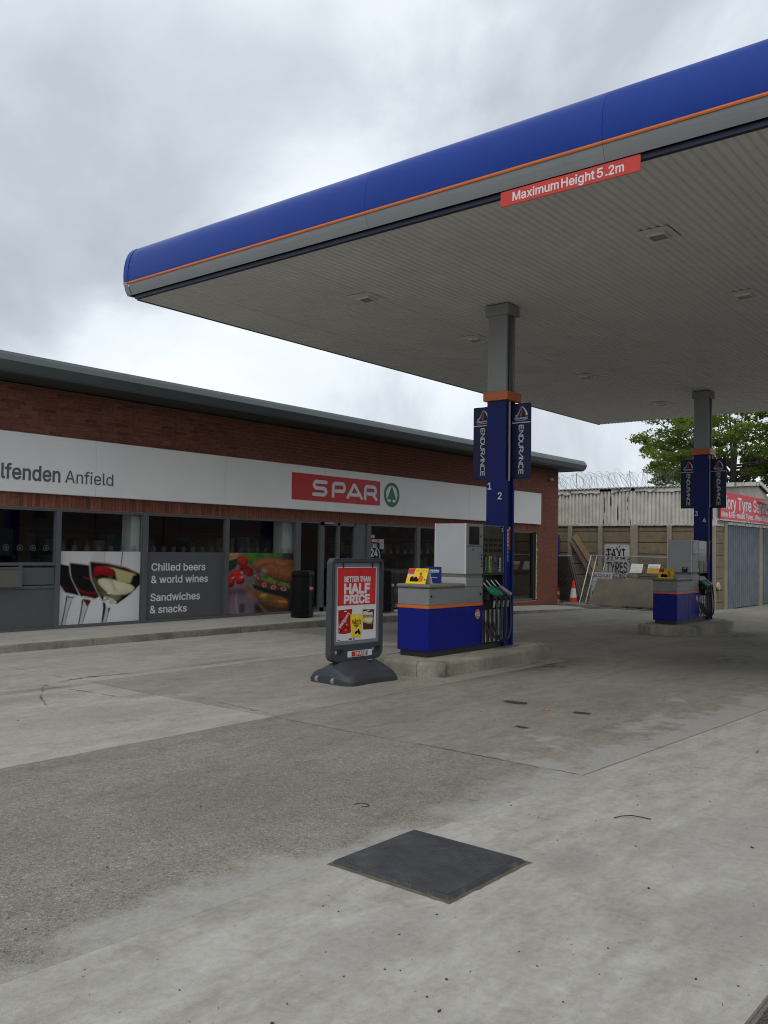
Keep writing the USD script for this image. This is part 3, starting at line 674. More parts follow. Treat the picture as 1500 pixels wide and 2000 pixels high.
# roof: chevron fascia, soffit, deck
RX1 = 27.35
prof = [(13.42, 4.66), (13.36, 4.60), (13.30, 4.50), (13.36, 4.37), (13.42, 4.335)]
def sweep_x(prof, x0, x1):
    V = [(x0, y, z) for y, z in prof]+[(x1, y, z) for y, z in prof]; n = len(prof)
    return V, [(i, i+1, n+i+1, n+i) for i in range(n-1)]
rx = [2.0, 5.6, 9.2, 12.8, 16.4, 20.0, 23.6, RX1]
for a, b in zip(rx[:-1], rx[1:]):
    define('roof_fascia', MB().add(*sweep_x(prof, a+0.002, b-0.002)), 'roof_green', shop)
se = MB(); V = [(RX1, y, z) for y, z in prof]+[(RX1+0.03, 13.6, 4.5), (RX1, 26.2, 4.66), (RX1+0.03, 26.2, 4.5), (RX1, 26.2, 4.335)]
se.add([(RX1, 13.42, 4.66), (RX1+0.05, 13.35, 4.50), (RX1, 13.42, 4.335), (RX1, 26.2, 4.66), (RX1+0.05, 26.2, 4.50), (RX1, 26.2, 4.335), (RX1, 13.30, 4.50), (RX1, 13.36, 4.6), (RX1, 13.36, 4.37)],
       [(0, 1, 4), (0, 4, 3), (1, 2, 5), (1, 5, 4), (0, 7, 1), (7, 6, 1), (6, 8, 1), (8, 2, 1)])
define('roof_fascia', se, 'roof_green', shop)
define('roof_soffit', MB().box(SX0, RX1-0.005, 13.425, YF-0.006, 4.315, 4.333).box(SX1+0.012, RX1-0.005, YF, 26.1, 4.315, 4.333), 'soffit_dark', shop)
define('roof', MB().add(*sweep_x([(13.42, 4.655), (20.0, 5.0), (26.2, 4.655)], SX0, RX1)).box(SX0, RX1-0.01, 13.43, 26.1, 4.335, 4.60), 'roof_green', shop)

# glazed front
ZT, ZB = 2.225, 0.12
YG = YF+0.07                 # glass line
fr = MB()
def bar(mb, x0, x1, z0, z1, y0=None, y1=None): mb.box(x0, x1, YF+0.015 if y0 is None else y0, YF+0.11 if y1 is None else y1, z0, z1, 0.004)
mull = [(5.0, 5.1), (8.41, 8.50), (10.21, 10.32), (12.27, 12.36), (14.33, 14.50), (18.92, 19.07), (20.70, 20.80)]
def window_unit(x0, x1, zb=ZB, zt=ZT, label=None, sill=0.055, head=0.05):
    """head, sill and the left mullion as a frame; the glass as its pane"""
    m = MB(); bar(m, x0+0.001, x1-0.001, zt-head, zt); bar(m, x0+0.001, x1-0.001, zb, zb+sill)
    for a_ in (x0+0.001, x1-0.015): m.box(a_, a_+0.014, YF+0.03, YF+0.10, zb+sill-0.004, zt-head+0.004)
    w = define('window', m, 'frame_grey', shop, label=label)
    define('pane', MB().box(x0+0.016, x1-0.016, YG, YG+0.012, zb+sill, zt-head), 'window_glass', w)
    return w
for a, b in mull: m_ = MB(); bar(m_, a, b, ZB, ZT, YF+0.004, YF+0.115); define('mullion', m_, 'frame_grey', shop)
w_hatch = window_unit(5.10, 8.41, 1.23, label='window above the grey panels at the left end of the shop front')
w_wine = window_unit(8.50, 10.21); w_text = window_unit(10.32, 12.27); w_food = window_unit(12.36, 14.33)
w_left = window_unit(14.50, 15.16, label='narrow glazed side light left of the shop door')
w_24 = window_unit(16.99, 18.92); w_far = window_unit(19.07, 20.70)
w_end = window_unit(22.56, 25.42, 0.03, 2.225, 'window in the brick pier at the right end of the shop, its frame edged with foam')
# night hatch panels at the left
hp = MB(); hp.box(7.80, 8.405, YF+0.03, YF+0.06, 0.90, 1.20, 0.006); define('panel', hp, 'panel_grey', shop)
define('panel', MB().box(5.1, 8.405, YF+0.03, YF+0.06, 0.17, 0.835, 0.006), 'panel_grey', shop)
m_ = MB(); bar(m_, 5.1, 8.41, 0.835, 0.885); bar(m_, 5.1, 8.41, ZB, 0.17); bar(m_, 7.735, 7.80, 0.885, 1.23); bar(m_, 8.395, 8.41, 0.17, 0.835); define('mullion', m_, 'frame_grey', shop)
md = define('night_hatch', MB().box(6.6, 7.77, YF-0.03, YF+0.03, 0.87, 1.21, 0.012), 'meter_door', shop, label='brownish metal night service hatch')
define('hatch_frame', MB().box(7.735, 7.78, YF-0.038, YF-0.028, 0.87, 1.21, 0.004).box(6.6, 7.735, YF-0.038, YF-0.028, 1.175, 1.21, 0.004), 'frame_grey', md)
# doors
for a, b, lab in ((15.16, 15.80, None), (15.80, 16.42, None)):
    m_ = MB(); bar(m_, a, a+0.14 if a < 15.3 else a+0.05, ZB, ZT); bar(m_, b-0.05, b, ZB, ZT); bar(m_, a, b, ZB, ZB+0.1); bar(m_, a, b, ZT-0.09, ZT)
    d = define('door', m_, 'frame_grey', shop)
    define('pane', MB().box(a+0.05, b-0.05, YG, YG+0.012, ZB+0.1, ZT-0.09), 'window_glass', d)
    if a < 15.3: define('handle', MB().tube([(b-0.09, YF-0.02, 0.75), (b-0.09, YF-0.03, 0.8), (b-0.09, YF-0.03, 1.35), (b-0.09, YF-0.02, 1.4)], 0.014, 8), 'galvanised', d)
define('door_sensor', MB().box(15.25, 15.55, YF-0.05, YF+0.0, 2.17, 2.21, 0.008), 'galvanised', shop)
m_ = MB(); bar(m_, 16.42, 16.84, ZB, ZT, YF+0.03, YF+0.10); bar(m_, 16.84, 16.99, ZB, ZT, YF-0.005, YF+0.12); define('panel', m_, 'frame_grey', shop)
# frame and foam of the end window
for a_, b_ in ((22.56, 22.62), (25.16, 25.36)): m_ = MB(); bar(m_, a_, b_, 0.03, ZT, YF+0.010, YF+0.112); define('mullion', m_, 'void_black', shop)
fm = MB()
z = 0.05
while z < 2.1:
    h = rng.uniform(0.05, 0.16); fm.box(25.37, 25.37+rng.uniform(0.03, 0.06), YF-rng.uniform(0.0, 0.02), YF+0.02, z, z+h-0.006, 0.012); z += h
define('foam_seal', fm, 'foam_cream', shop)
define('threshold', MB().box(2.0, 20.8, YF+0.0, YF+0.12, 0.09, ZB, 0.004), 'frame_grey', shop)

# logo: ring and fir tree
def ring_logo(w, h, ring=0.13):
    o = affinity.scale(Point(0, 0).buffer(0.5, 24), w, h); i = affinity.scale(Point(0, 0).buffer(0.5-ring, 24), w, h*(1-0.0))
    fir = Polygon([(0, 0.37*h), (0.29*w, -0.19*h), (0.05*w, -0.19*h), (0.05*w, -0.30*h), (0.16*w, -0.30*h), (0.30*w, -0.42*h), (-0.30*w, -0.42*h), (-0.16*w, -0.30*h), (-0.05*w, -0.30*h), (-0.05*w, -0.19*h), (-0.29*w, -0.19*h)])
    return unary_union([o.difference(i), fir.intersection(o)])
mat('frosted_dot', (0.095, 0.10, 0.105), 0.6, spec=0.2)
for w, xs in ((w_hatch, [5.37, 5.61, 5.85, 6.09, 6.33, 6.57, 6.81, 7.05, 7.29, 7.53, 7.77, 8.01, 8.25]), (w_wine, [8.56, 8.80, 9.05, 9.30, 9.55, 9.79, 10.05]), (w_text, [10.5+0.24*k for k in range(8)]), (w_food, [12.5+0.24*k for k in range(8)]), (w_24, [17.58, 17.88, 18.18, 18.48, 18.75]), (w_far, [19.2, 19.5, 19.8, 20.1, 20.4])):
    for x in xs:
        c = (x, YG-0.0015, 1.535)
        o = Point(0, 0).buffer(0.052, 14).difference(Point(0, 0).buffer(0.042, 14))
        fir = Polygon([(0, 0.03), (0.024, -0.018), (-0.024, -0.018)])
        define('logo_dot', MB().poly(unary_union([o, fir]), FY(*c), 0, 0.0008), 'frosted_dot', w)

# inside the shop: floor, ceiling, back wall, white column returns
ins = MB().box(SX0+0.3, SX1-0.35, YF+0.31, 25.6, 0.06, 0.115); define('shop_floor', ins, 'interior_floor', shop)
define('ceiling', MB().box(SX0+0.3, SX1-0.35, YF+0.31, 25.6, 2.65, 2.7), 'interior_wall', shop)
define('partition', MB().box(SX0+0.3, SX1-0.35, 20.2, 20.3, 0.115, 2.65), 'shelf_dark', shop)
for a, b, y0, lab in ((10.05, 10.25, 14.28, None), (10.27, 10.42, 14.24, None), (14.05, 14.50, 14.26, None)):
    define('inner_column', MB().box(a, b, y0, y0+0.3, 0.13, 2.64, 0.004), 'interior_white', shop)
k = 0
for x0, y0, x1 in ((5.4, 15.5, 8.2), (8.7, 15.7, 11.8), (12.5, 15.6, 14.9), (17.2, 15.5, 19.8), (20.4, 16.0, 24.6), (15.0, 17.6, 17.2)):
    s = Thing('shop_shelf', ['dark shelf unit of goods inside the shop behind the night hatch window', 'dark shelf unit of goods inside the shop behind the wine glass poster', 'dark shelf unit of goods inside the shop behind the sandwich poster', 'dark shelf unit of goods inside the shop behind the 24 sticker', 'dark shelf unit of goods inside the shop behind the end window', 'dark shelf unit of goods seen through the shop door'][k], 'shelf', (x0, y0, 0.115)); k += 1
    mb = MB().box(x0, x1, y0+0.42, y0+0.46, 0.115, 1.95)
    for z in (0.2, 0.62, 1.04, 1.46, 1.88): mb.box(x0, x1, y0, y0+0.42, z, z+0.03)
    define('rack', mb, 'shelf_dark', s)
    for z in (0.23, 0.65, 1.07, 1.49):
        x = x0+0.05
        while x < x1-0.25:
            w = rng.uniform(0.12, 0.3)
            if rng.random() < 0.85: define('goods', MB().box(x, x+w-0.02, y0+0.05, y0+0.3, z, z+rng.uniform(0.18, 0.34), 0.01), 'goods', s)
            x += w
# small camera under the eaves
sc = Thing('security_camera', 'small white security camera on the brick wall near the right end of the shop', 'camera', (26.2, YF-0.08, 3.95))
define('housing', MB().lathe([(0.0, 0.09), (0.05, 0.08), (0.075, 0.03), (0.08, 0.0), (0.0, 0.0)], 16, (26.2, YF-0.085, 3.95)), 'camera_white', sc, smooth=40)
define('bracket', MB().box(26.17, 26.23, YF-0.04, YF-0.004, 3.96, 4.02, 0.008), 'camera_white', sc)

# fascia sign of the shop
fs = Thing('shop_sign', 'long white sign board on the brick wall with red name panel and green fir logo', 'sign', (16.4, YF, 2.47))
SY = YF-0.075
sx_ = [3.0, 6.05, 9.1, 12.15, 15.2, 18.25, 21.3, 25.55]
for a, b in zip(sx_[:-1], sx_[1:]): define('sign_panel', MB().box(a+0.0015, b-0.0015, SY, YF-0.006, 2.47, 3.475, 0.006), 'sign_white', fs)
define('red_panel', MB().box(14.08, 17.22, SY-0.006, SY-0.0005, 2.69, 3.30, 0.002), 'shop_red', fs)
t = 0.088
def stroke(lines, w, cap=1): return unary_union([LineString(l).buffer(w/2, cap_style=cap, quad_segs=6) for l in lines])
def arc(cx, cy, rx_, ry_, a0, a1, n=10): return [(cx+rx_*math.cos(math.radians(a)), cy+ry_*math.sin(math.radians(a))) for a in np.linspace(a0, a1, n)]
def spar_letters(W=2.34, H=0.38, t=0.085):
    """S P A R in rounded strokes, left edge at 0, base at 0"""
    r = H*0.22; o = t/2; L = []
    w = 0.49*H/0.38
    top, mid, bot = H-o, H*0.50, o
    S = [(w-o, top)]+arc(o+r, top-r, r, r, 90, 180)[0:]+[(o, (top+mid)/2)]+arc(o+r, mid+r, r, r, 180, 270)+arc(w-o-r, mid-r, r, r, 90, 0)+arc(w-o-r, bot+r, r, r, 0, -90)+[(o*0.7, bot)]
    L.append(('S', [S], 0.0))
    P = [[(o, bot-o*0.2), (o, top-r)]+arc(o+r, top-r, r, r, 180, 90)+arc(w-o-r, top-r, r, r, 90, 0)+arc(w-o-r, mid-0.03+r*0.9, r, r*0.9, 0, -90)+[(o+t*1.15, mid-0.03)]]
    L.append(('P', P, 0.655*H/0.38))
    A = [[(o*0.6, bot-o*0.2), (w*0.50, top), (w*0.56, top), (w+0.05*H/0.38, bot-o*0.2)], [(w*0.30, H*0.27), (w*0.80, H*0.27)]]
    L.append(('A', A, 1.20*H/0.38))
    R = P[:]+[[(w*0.62, mid-0.03), (w*0.70, mid-0.045), (w-o*0.4, bot-o*0.2)]]
    L.append(('R', R, 1.83*H/0.38))
    return [(c, affinity.translate(stroke(l, t), dx, 0)) for c, l, dx in L]
for c, p in spar_letters(): define('letter', MB().poly(p, FY(14.755, SY-0.006, 2.80), 0, 0.012), 'letter_white', fs)
define('fir_logo', MB().poly(ring_logo(0.63, 0.63), FY(17.70, SY-0.0005, 2.99), 0, 0.005), 'logo_green', fs)
define('lettering', MB().flat(text('lfenden', 0.245, 1.07, True, 0.004), FY(7.325, SY-0.001, 2.685)), 'sign_grey_text', fs)
define('lettering', MB().flat(text('Anfield', 0.215, 0.97, False, 0.004), FY(8.49, SY-0.001, 2.685)), 'sign_grey_text', fs)

# window posters (prints on thin boards inside the frames, flush with the glass)
YP = YG-0.004
def poster(name, label, x0, x1, z0, z1, back):
    p = Thing(name, label, 'poster', (x0, YP, z0)); define('backing', MB().box(x0, x1, YP-0.003, YP, z0, z1), back, p); return p
WINE = {
    'glassA': [(-0.001, 1.127), (0.195, 1.092), (0.228, 0.908), (0.309, 0.746), (0.406, 0.547), (0.345, 0.526), (0.146, 0.578), (0.094, 0.659), (0.011, 0.763)],
    'glassB': [(0.204, 1.147), (0.606, 1.1), (0.639, 0.95), (0.712, 0.76), (0.828, 0.51), (0.739, 0.465), (0.663, 0.451), (0.444, 0.522), (0.35, 0.675), (0.241, 0.885)],
    'glassC': [(0.622, 1.163), (0.969, 1.131), (1.378, 1.045), (1.699, 0.92), (1.702, 0.716), (1.54, 0.56), (1.352, 0.432), (1.193, 0.341), (0.898, 0.412), (0.771, 0.618), (0.656, 0.855), (0.609, 1.044)],
    'rimA': [(0.186, 1.138), (0.204, 1.147), (0.241, 0.885), (0.35, 0.675), (0.444, 0.522), (0.426, 0.523), (0.325, 0.688), (0.216, 0.897)],
    'rimC': [(0.585, 1.138), (0.622, 1.163), (0.656, 0.855), (0.771, 0.618), (0.898, 0.406), (0.871, 0.413), (0.738, 0.63), (0.618, 0.856)],
    'red': [(0.71, 1.079), (0.879, 1.084), (1.053, 1.029), (1.109, 0.993), (1.127, 0.896), (1.061, 0.867), (0.913, 0.917), (0.795, 0.912), (0.745, 0.884), (0.667, 0.891)],
    'cream1': [(0.865, 1.092), (1.106, 1.047), (1.579, 0.927), (1.622, 0.896), (1.538, 0.903), (1.489, 0.745), (1.379, 0.747), (1.185, 0.799), (1.135, 1.005), (1.012, 1.059)],
    'cream2': [(0.799, 0.836), (0.929, 0.849), (1.199, 0.799), (1.505, 0.714), (1.585, 0.644), (1.539, 0.572), (1.375, 0.522), (1.199, 0.515), (1.023, 0.545), (0.913, 0.632), (0.804, 0.735), (0.782, 0.794)],
    'highlight': [(0.84, 0.805), (0.944, 0.815), (1.068, 0.729), (1.181, 0.594), (1.198, 0.522), (1.063, 0.544), (0.926, 0.649)],
    'base': [(0.811, 0.581), (0.928, 0.589), (1.104, 0.518), (1.321, 0.505), (1.217, 0.412), (1.083, 0.405), (0.92, 0.483)],
    'ring': [(0.92, 0.501), (0.999, 0.492), (1.204, 0.401), (1.167, 0.336), (1.005, 0.373), (0.898, 0.406)],
    'ringB': [(0.457, 0.522), (0.558, 0.513), (0.726, 0.466), (0.663, 0.445), (0.484, 0.48)],
    'ringA': [(0.127, 0.601), (0.231, 0.581), (0.394, 0.535), (0.296, 0.504), (0.16, 0.543)],
    'redlow': [(0.444, 0.522), (0.391, 0.605), (0.478, 0.614), (0.606, 0.575), (0.759, 0.583), (0.815, 0.51), (0.726, 0.466)],
    'redstem': [(0.465, 0.475), (0.663, 0.442), (0.616, 0.353), (0.574, 0.314), (0.539, 0.391), (0.499, 0.427)],
    'stemA1': [(0.154, 0.543), (0.18, 0.508), (0.162, 0.383), (0.09, -0.002), (0.063, -0.0), (0.139, 0.361)],
    'stemA2': [(0.273, 0.47), (0.28, 0.459), (0.22, 0.301), (0.144, -0.001), (0.135, -0.0), (0.208, 0.313)],
    'stemA3': [(0.16, 0.543), (0.333, 0.509), (0.291, 0.481), (0.174, 0.508)],
    'stemB1': [(0.466, 0.464), (0.499, 0.427), (0.48, 0.312), (0.432, -0.004), (0.405, -0.002), (0.46, 0.325)],
    'stemB2': [(0.598, 0.33), (0.608, 0.324), (0.554, 0.204), (0.497, -0.002), (0.487, -0.001), (0.541, 0.216)],
    'stemC1': [(0.898, 0.406), (0.966, 0.356), (0.959, 0.232), (0.911, -0.003), (0.874, -0.001), (0.911, 0.258)],
    'stemC2': [(1.002, 0.283), (1.069, 0.274), (1.033, 0.193), (0.983, 0.002), (0.972, 0.003), (1.013, 0.194)],
    'greyback': [(0.671, 1.356), (0.912, 1.356), (0.901, 1.161), (0.628, 1.171)],
    'line2': [(1.281, 1.356), (1.306, 1.356), (1.275, 1.058), (1.257, 1.064)],
    'line1': [(0.905, 1.356), (0.916, 1.356), (0.908, 1.155), (0.895, 1.158)],
}
SANDWICH = {
    'salad': [(0.37, 1.34), (1.605, 1.335), (1.582, 1.202), (1.283, 1.235), (0.955, 1.227), (0.78, 1.148), (0.644, 1.03), (0.568, 1.161), (0.512, 1.252)],
    'carrot': [(0.0, 1.337), (0.37, 1.336), (0.288, 1.245), (0.006, 1.218)],
    'cucumber': [(0.003, 1.212), (0.263, 1.245), (0.285, 1.122), (0.231, 1.006), (-0.0, 0.905)],
    'cucumber_edge': [(0.002, 1.225), (0.262, 1.251), (0.269, 1.225), (0.005, 1.161)],
    'pepper': [(0.271, 1.251), (0.424, 1.291), (0.547, 1.252), (0.596, 1.135), (0.539, 1.03), (0.366, 1.031), (0.26, 1.109)],
    'tomato_back': [(0.299, 1.006), (0.4, 1.044), (0.52, 1.069), (0.626, 1.03), (0.734, 0.977), (0.739, 0.872), (0.654, 0.794), (0.459, 0.875)],
    'tomato_a': [(0.085, 0.866), (0.148, 0.955), (0.249, 0.98), (0.37, 0.947), (0.391, 0.863), (0.31, 0.748), (0.158, 0.75)],
    'tomato_b': [(0.216, 0.762), (0.238, 0.839), (0.322, 0.876), (0.426, 0.849), (0.49, 0.771), (0.468, 0.681), (0.366, 0.637), (0.263, 0.659)],
    'tomato_c': [(-0.008, 0.791), (0.061, 0.847), (0.154, 0.827), (0.217, 0.749), (0.213, 0.647), (0.132, 0.585), (0.006, 0.594)],
    'bun_back': [(0.644, 1.017), (0.745, 1.134), (0.902, 1.207), (1.1, 1.234), (1.375, 1.228), (1.582, 1.195), (1.946, 1.182), (1.95, 1.051), (0.825, 0.924)],
    'bun_front': [(0.809, 0.884), (0.831, 0.989), (0.926, 1.075), (1.086, 1.121), (1.324, 1.134), (1.586, 1.1), (1.95, 1.065), (1.934, 0.695), (1.83, 0.655), (1.602, 0.673), (1.357, 0.744), (1.153, 0.814), (0.969, 0.896)],
    'bun_light': [(0.93, 0.962), (1.037, 0.995), (1.147, 0.961), (1.114, 0.881), (1.005, 0.895)],
    'bun_slit': [(1.343, 1.12), (1.585, 1.12), (1.814, 1.092), (1.587, 1.077)],
    'lettuce': [(0.918, 0.817), (1.006, 0.869), (1.19, 0.8), (1.414, 0.703), (1.678, 0.665), (1.85, 0.628), (1.845, 0.505), (1.607, 0.538), (1.418, 0.596), (1.124, 0.629), (0.976, 0.711)],
    'lettuce_left': [(0.602, 0.782), (0.707, 0.794), (0.87, 0.699), (0.836, 0.647), (0.711, 0.689)],
    'ham': [(0.713, 0.846), (0.791, 0.878), (0.917, 0.844), (0.94, 0.738), (1.121, 0.695), (1.417, 0.623), (1.738, 0.562), (1.732, 0.468), (1.553, 0.486), (1.366, 0.51), (1.164, 0.535), (1.018, 0.571), (0.874, 0.607), (0.834, 0.713)],
    'ham_fold_a': [(0.979, 0.645), (1.05, 0.683), (1.123, 0.642), (1.108, 0.576), (1.018, 0.571)],
    'ham_fold_b': [(1.235, 0.573), (1.344, 0.618), (1.419, 0.576), (1.385, 0.516), (1.274, 0.512)],
    'ham_fold_c': [(1.533, 0.526), (1.606, 0.572), (1.73, 0.535), (1.723, 0.461), (1.591, 0.478)],
    'ham_end': [(0.74, 0.833), (0.81, 0.858), (0.911, 0.778), (0.886, 0.739)],
    'dark': [(0.696, 0.637), (0.837, 0.634), (1.128, 0.536), (1.799, 0.452), (1.805, 0.289), (1.502, 0.353), (1.132, 0.43), (0.77, 0.531)],
    'bottom': [(0.754, 0.505), (0.951, 0.461), (1.502, 0.353), (1.806, 0.262), (1.803, 0.1), (1.625, 0.053), (1.326, 0.132), (1.032, 0.235), (0.851, 0.294), (0.776, 0.4)],
    'cheese': [(0.952, 0.422), (1.206, 0.401), (1.027, 0.341), (0.964, 0.369)],
    'greens': [(0.864, 0.398), (1.027, 0.341), (1.244, 0.36), (1.319, 0.305), (1.067, 0.26), (0.957, 0.316)],
    'cheese_b': [(1.468, 0.26), (1.694, 0.239), (1.809, 0.195), (1.508, 0.199)],
    'board': [(0.453, 0.616), (0.556, 0.627), (0.735, 0.532), (0.816, 0.295), (0.963, 0.172), (1.148, 0.033), (1.077, 0.004), (0.89, 0.201), (0.669, 0.429), (0.507, 0.563)],
    'shade': [(0.783, 0.244), (0.89, 0.201), (1.131, 0.008), (0.775, 0.01)],
    'board_low': [(0.816, 0.295), (1.326, 0.119), (1.796, 0.033), (1.797, -0.001), (1.131, 0.005), (0.963, 0.159)],
    'cloth_fold': [(0.277, 0.543), (0.312, 0.529), (0.261, 0.326), (0.343, 0.01), (0.284, 0.009), (0.228, 0.301)],
    'cloth_dark': [(0.342, 0.221), (0.513, 0.227), (0.514, 0.009), (0.352, 0.01)],
}

PZ = 0.18
import shapely
from scipy import ndimage
M['photo_print'] = usdkit.material(stage, '/World/Looks/photo_print', {'a': ('attribute', {'attribute': 'print'}), 'p': ('principled_bsdf', {'roughness': 0.45, 'specular_ior_level': 0.15})}, [('a.color', 'p.base_color')], surface='p.BSDF')
def paint(W, H, sx, sz, bg, layers, n=260):
    """a photographic print: soft edged, rounded and grained shapes laid over each other on a grid of colours"""
    nx, nz = n, int(n*H/W); gx, gz_ = np.meshgrid(np.linspace(0, W, nx), np.linspace(0, H, nz)); img = bg(gx/W, gz_/H)
    for lay in layers:
        pts, col, o = lay
        P_ = np.array(pts, float)
        if o.get('line'):
            g = LineString(P_*[sx, sz]).buffer(o['line'])
        else:
            if o.get('smooth', True):
                P_ = np.stack([0.82*P_+0.18*np.roll(P_, -1, 0), 0.18*P_+0.82*np.roll(P_, -1, 0)], 1).reshape(-1, 2)
            g = Polygon(P_*[sx, sz]).buffer(0)
        m = shapely.contains_xy(g, gx, gz_)
        if not m.any(): continue
        c = np.ones(img.shape)*np.array(col)
        if o.get('round'):
            d = ndimage.distance_transform_edt(m); d = np.sqrt(np.clip(d/max(d.max(), 1), 0, 1)); d = ndimage.gaussian_filter(d, max(o.get('rs', 3), 0.1))
            dz_, dx_ = np.gradient(d); lit = np.clip(0.5-(dx_*(-0.5)+dz_*0.85)*-9.0*1.0, 0, 1)
            sh = 1+o['round']*(1.1*(d-0.62)+0.9*(0.5-np.clip(0.5+dz_*9.0-dx_*4.0, 0, 1))*1.0); c = c*np.clip(sh, 0.12, 1.9)[..., None]
        if o.get('noise'):
            a, sc = o['noise']; f = meshkit.noise(np.stack([gx*sc, gz_*sc*o.get('st', 1.0), np.full(gx.shape, 3.7+len(pts))], -1))*0.65+meshkit.noise(np.stack([gx*sc*2.3, gz_*sc*2.3, np.full(gx.shape, 9.1)], -1))*0.35; c = c*(1+a*(f-0.5)*2)[..., None]
        if o.get('grad'):
            c2, zlo, zhi = o['grad']; t = np.clip((gz_-zlo)/(zhi-zlo), 0, 1)[..., None]; c = c*t+np.array(c2)*(1-t)
        al = ndimage.gaussian_filter(m.astype(float), o.get('soft', 0.9))*o.get('alpha', 1.0)
        img = img*(1-al[..., None])+c*al[..., None]
    return gx, gz_, np.clip(ndimage.gaussian_filter(img, (0.6, 0.6, 0)), 0.002, 0.85)
def print_sheet(p, x0, z0, W, H, painted):
    gx, gz_, img = painted; nz, nx = gx.shape
    V = np.stack([x0+gx, np.full(gx.shape, YP-0.0034), z0+gz_], -1).reshape(-1, 3); ii = np.arange(nx*nz).reshape(nz, nx)
    F = np.stack([ii[:-1, :-1], ii[:-1, 1:], ii[1:, 1:], ii[1:, :-1]], -1).reshape(-1, 4)
    pr = define('printed_picture', MB().add(V, F), 'photo_print', p)
    me = UsdGeom.Mesh(pr.prim)
    UsdGeom.PrimvarsAPI(me).CreatePrimvar('print', Sdf.ValueTypeNames.Color3fArray, 'vertex').Set(Vt.Vec3fArray.FromNumpy(img.reshape(-1, 3).astype(np.float32)))
PW, PH = 1.70, 1.30
pw = poster('wine_poster', 'white window poster printed with three tilted wine glasses', 8.505, 10.205, PZ, 1.48, 'print_white')
BLK, WIN, CRM, PAL, STL, OLV = (0.006, 0.005, 0.006), (0.10, 0.006, 0.010), (0.50, 0.43, 0.21), (0.60, 0.56, 0.38), (0.50, 0.50, 0.50), (0.12, 0.095, 0.035)
w_ = WINE; sf = dict(smooth=False)
LW = [(w_['greyback'], (0.50, 0.50, 0.50), dict(soft=4, alpha=0.8, smooth=False)), (w_['line1'], (0.25,)*3, dict(soft=1.0, **sf)), (w_['line2'], (0.10,)*3, dict(soft=0.8, **sf)), ([(0.0, 1.15), (0.27, 1.36), (0.30, 1.36), (0.22, 1.12)], (0.56,)*3, dict(soft=5, alpha=0.6))]
for k_, tone in (('A', 0.42), ('B', 0.42), ('C', 0.40)):
    e1, e2 = np.array(w_[f'stem{k_}1']), np.array(w_[f'stem{k_}2']); top, bot = e1[0], e1[np.argmin(e1[:, 1])]; q2 = e2[np.argmin(e2[:, 1])]; p2 = e2[0]
    LW += [([tuple(top), tuple(p2), tuple(q2), tuple(bot)], (tone,)*3, dict(soft=1.4, noise=(0.35, 22), st=0.2, alpha=0.75, smooth=False)), (w_[f'stem{k_}1'], (0.02, 0.018, 0.02), dict(soft=0.9)), (w_[f'stem{k_}2'], (0.09, 0.085, 0.085), dict(soft=0.8))]
LW += [(w_['stemA3'], (0.06, 0.05, 0.05), dict(soft=1.0)), (w_['glassA'], BLK, dict(soft=0.8, **sf)), ([(0.02, 0.80), (0.10, 0.72), (0.20, 0.66), (0.12, 0.62), (0.05, 0.70)], (0.06, 0.008, 0.01), dict(soft=5, alpha=0.7)), (w_['ringA'], STL, dict(soft=1.0, noise=(0.7, 16), st=3.0)),
       (w_['redstem'], (0.11, 0.008, 0.008), dict(soft=1.2, noise=(0.5, 14))), (w_['glassB'], BLK, dict(soft=0.8, **sf)), (w_['redlow'], (0.055, 0.004, 0.006), dict(soft=3.5, noise=(0.4, 9))),
       ([(0.27, 0.82), (0.33, 0.70), (0.44, 0.62), (0.58, 0.575), (0.74, 0.575)], (0.26, 0.012, 0.022), dict(line=0.010, soft=1.6)), ([(0.50, 0.875), (0.60, 0.845), (0.68, 0.82)], (0.24, 0.012, 0.02), dict(line=0.009, soft=1.6)), (w_['ringB'], (0.56, 0.54, 0.54), dict(soft=1.0, noise=(0.6, 14), st=3.0)),
       (w_['rimA'], (0.30,)*3, dict(soft=1.0, alpha=0.85)), ([(0.204, 1.147), (0.40, 1.128), (0.60, 1.098)], (0.30,)*3, dict(line=0.008, soft=0.9)),
       (w_['glassC'], BLK, dict(soft=0.8, **sf)), ([(0.66, 0.89), (0.75, 0.84), (0.80, 0.72), (0.92, 0.60), (0.93, 0.50), (0.80, 0.62), (0.70, 0.78)], OLV, dict(soft=4)), (w_['base'], (0.17, 0.14, 0.055), dict(soft=3.0, noise=(0.5, 8))), ([(1.30, 0.47), (1.55, 0.58), (1.68, 0.72), (1.62, 0.64), (1.40, 0.50)], (0.07, 0.05, 0.03), dict(soft=4)),
       (w_['red'], (0.42, 0.010, 0.014), dict(soft=1.6, noise=(0.15, 5), grad=((0.20, 0.006, 0.01), 0.88, 1.05))), (w_['cream1'], CRM, dict(soft=1.6, grad=((0.44, 0.37, 0.17), 0.75, 1.0))), (w_['cream2'], PAL, dict(soft=1.6, round=0.25, rs=5, noise=(0.12, 6))), (w_['highlight'], (0.62, 0.60, 0.46), dict(soft=3.0, alpha=0.9)), ([(1.03, 0.83), (1.11, 0.72), (1.16, 0.60)], (0.36, 0.31, 0.14), dict(line=0.02, soft=4)), ([(1.0, 0.56), (1.04, 0.555)], (0.75,)*3, dict(line=0.012, soft=1.0)),
       (w_['ring'], (0.50, 0.50, 0.47), dict(soft=1.2, noise=(0.9, 13), st=3.5)), (w_['rimC'], (0.26, 0.255, 0.25), dict(soft=1.0)), ([(0.622, 1.163), (0.969, 1.131), (1.378, 1.045), (1.69, 0.922)], (0.20, 0.18, 0.13), dict(line=0.012, soft=1.0))]
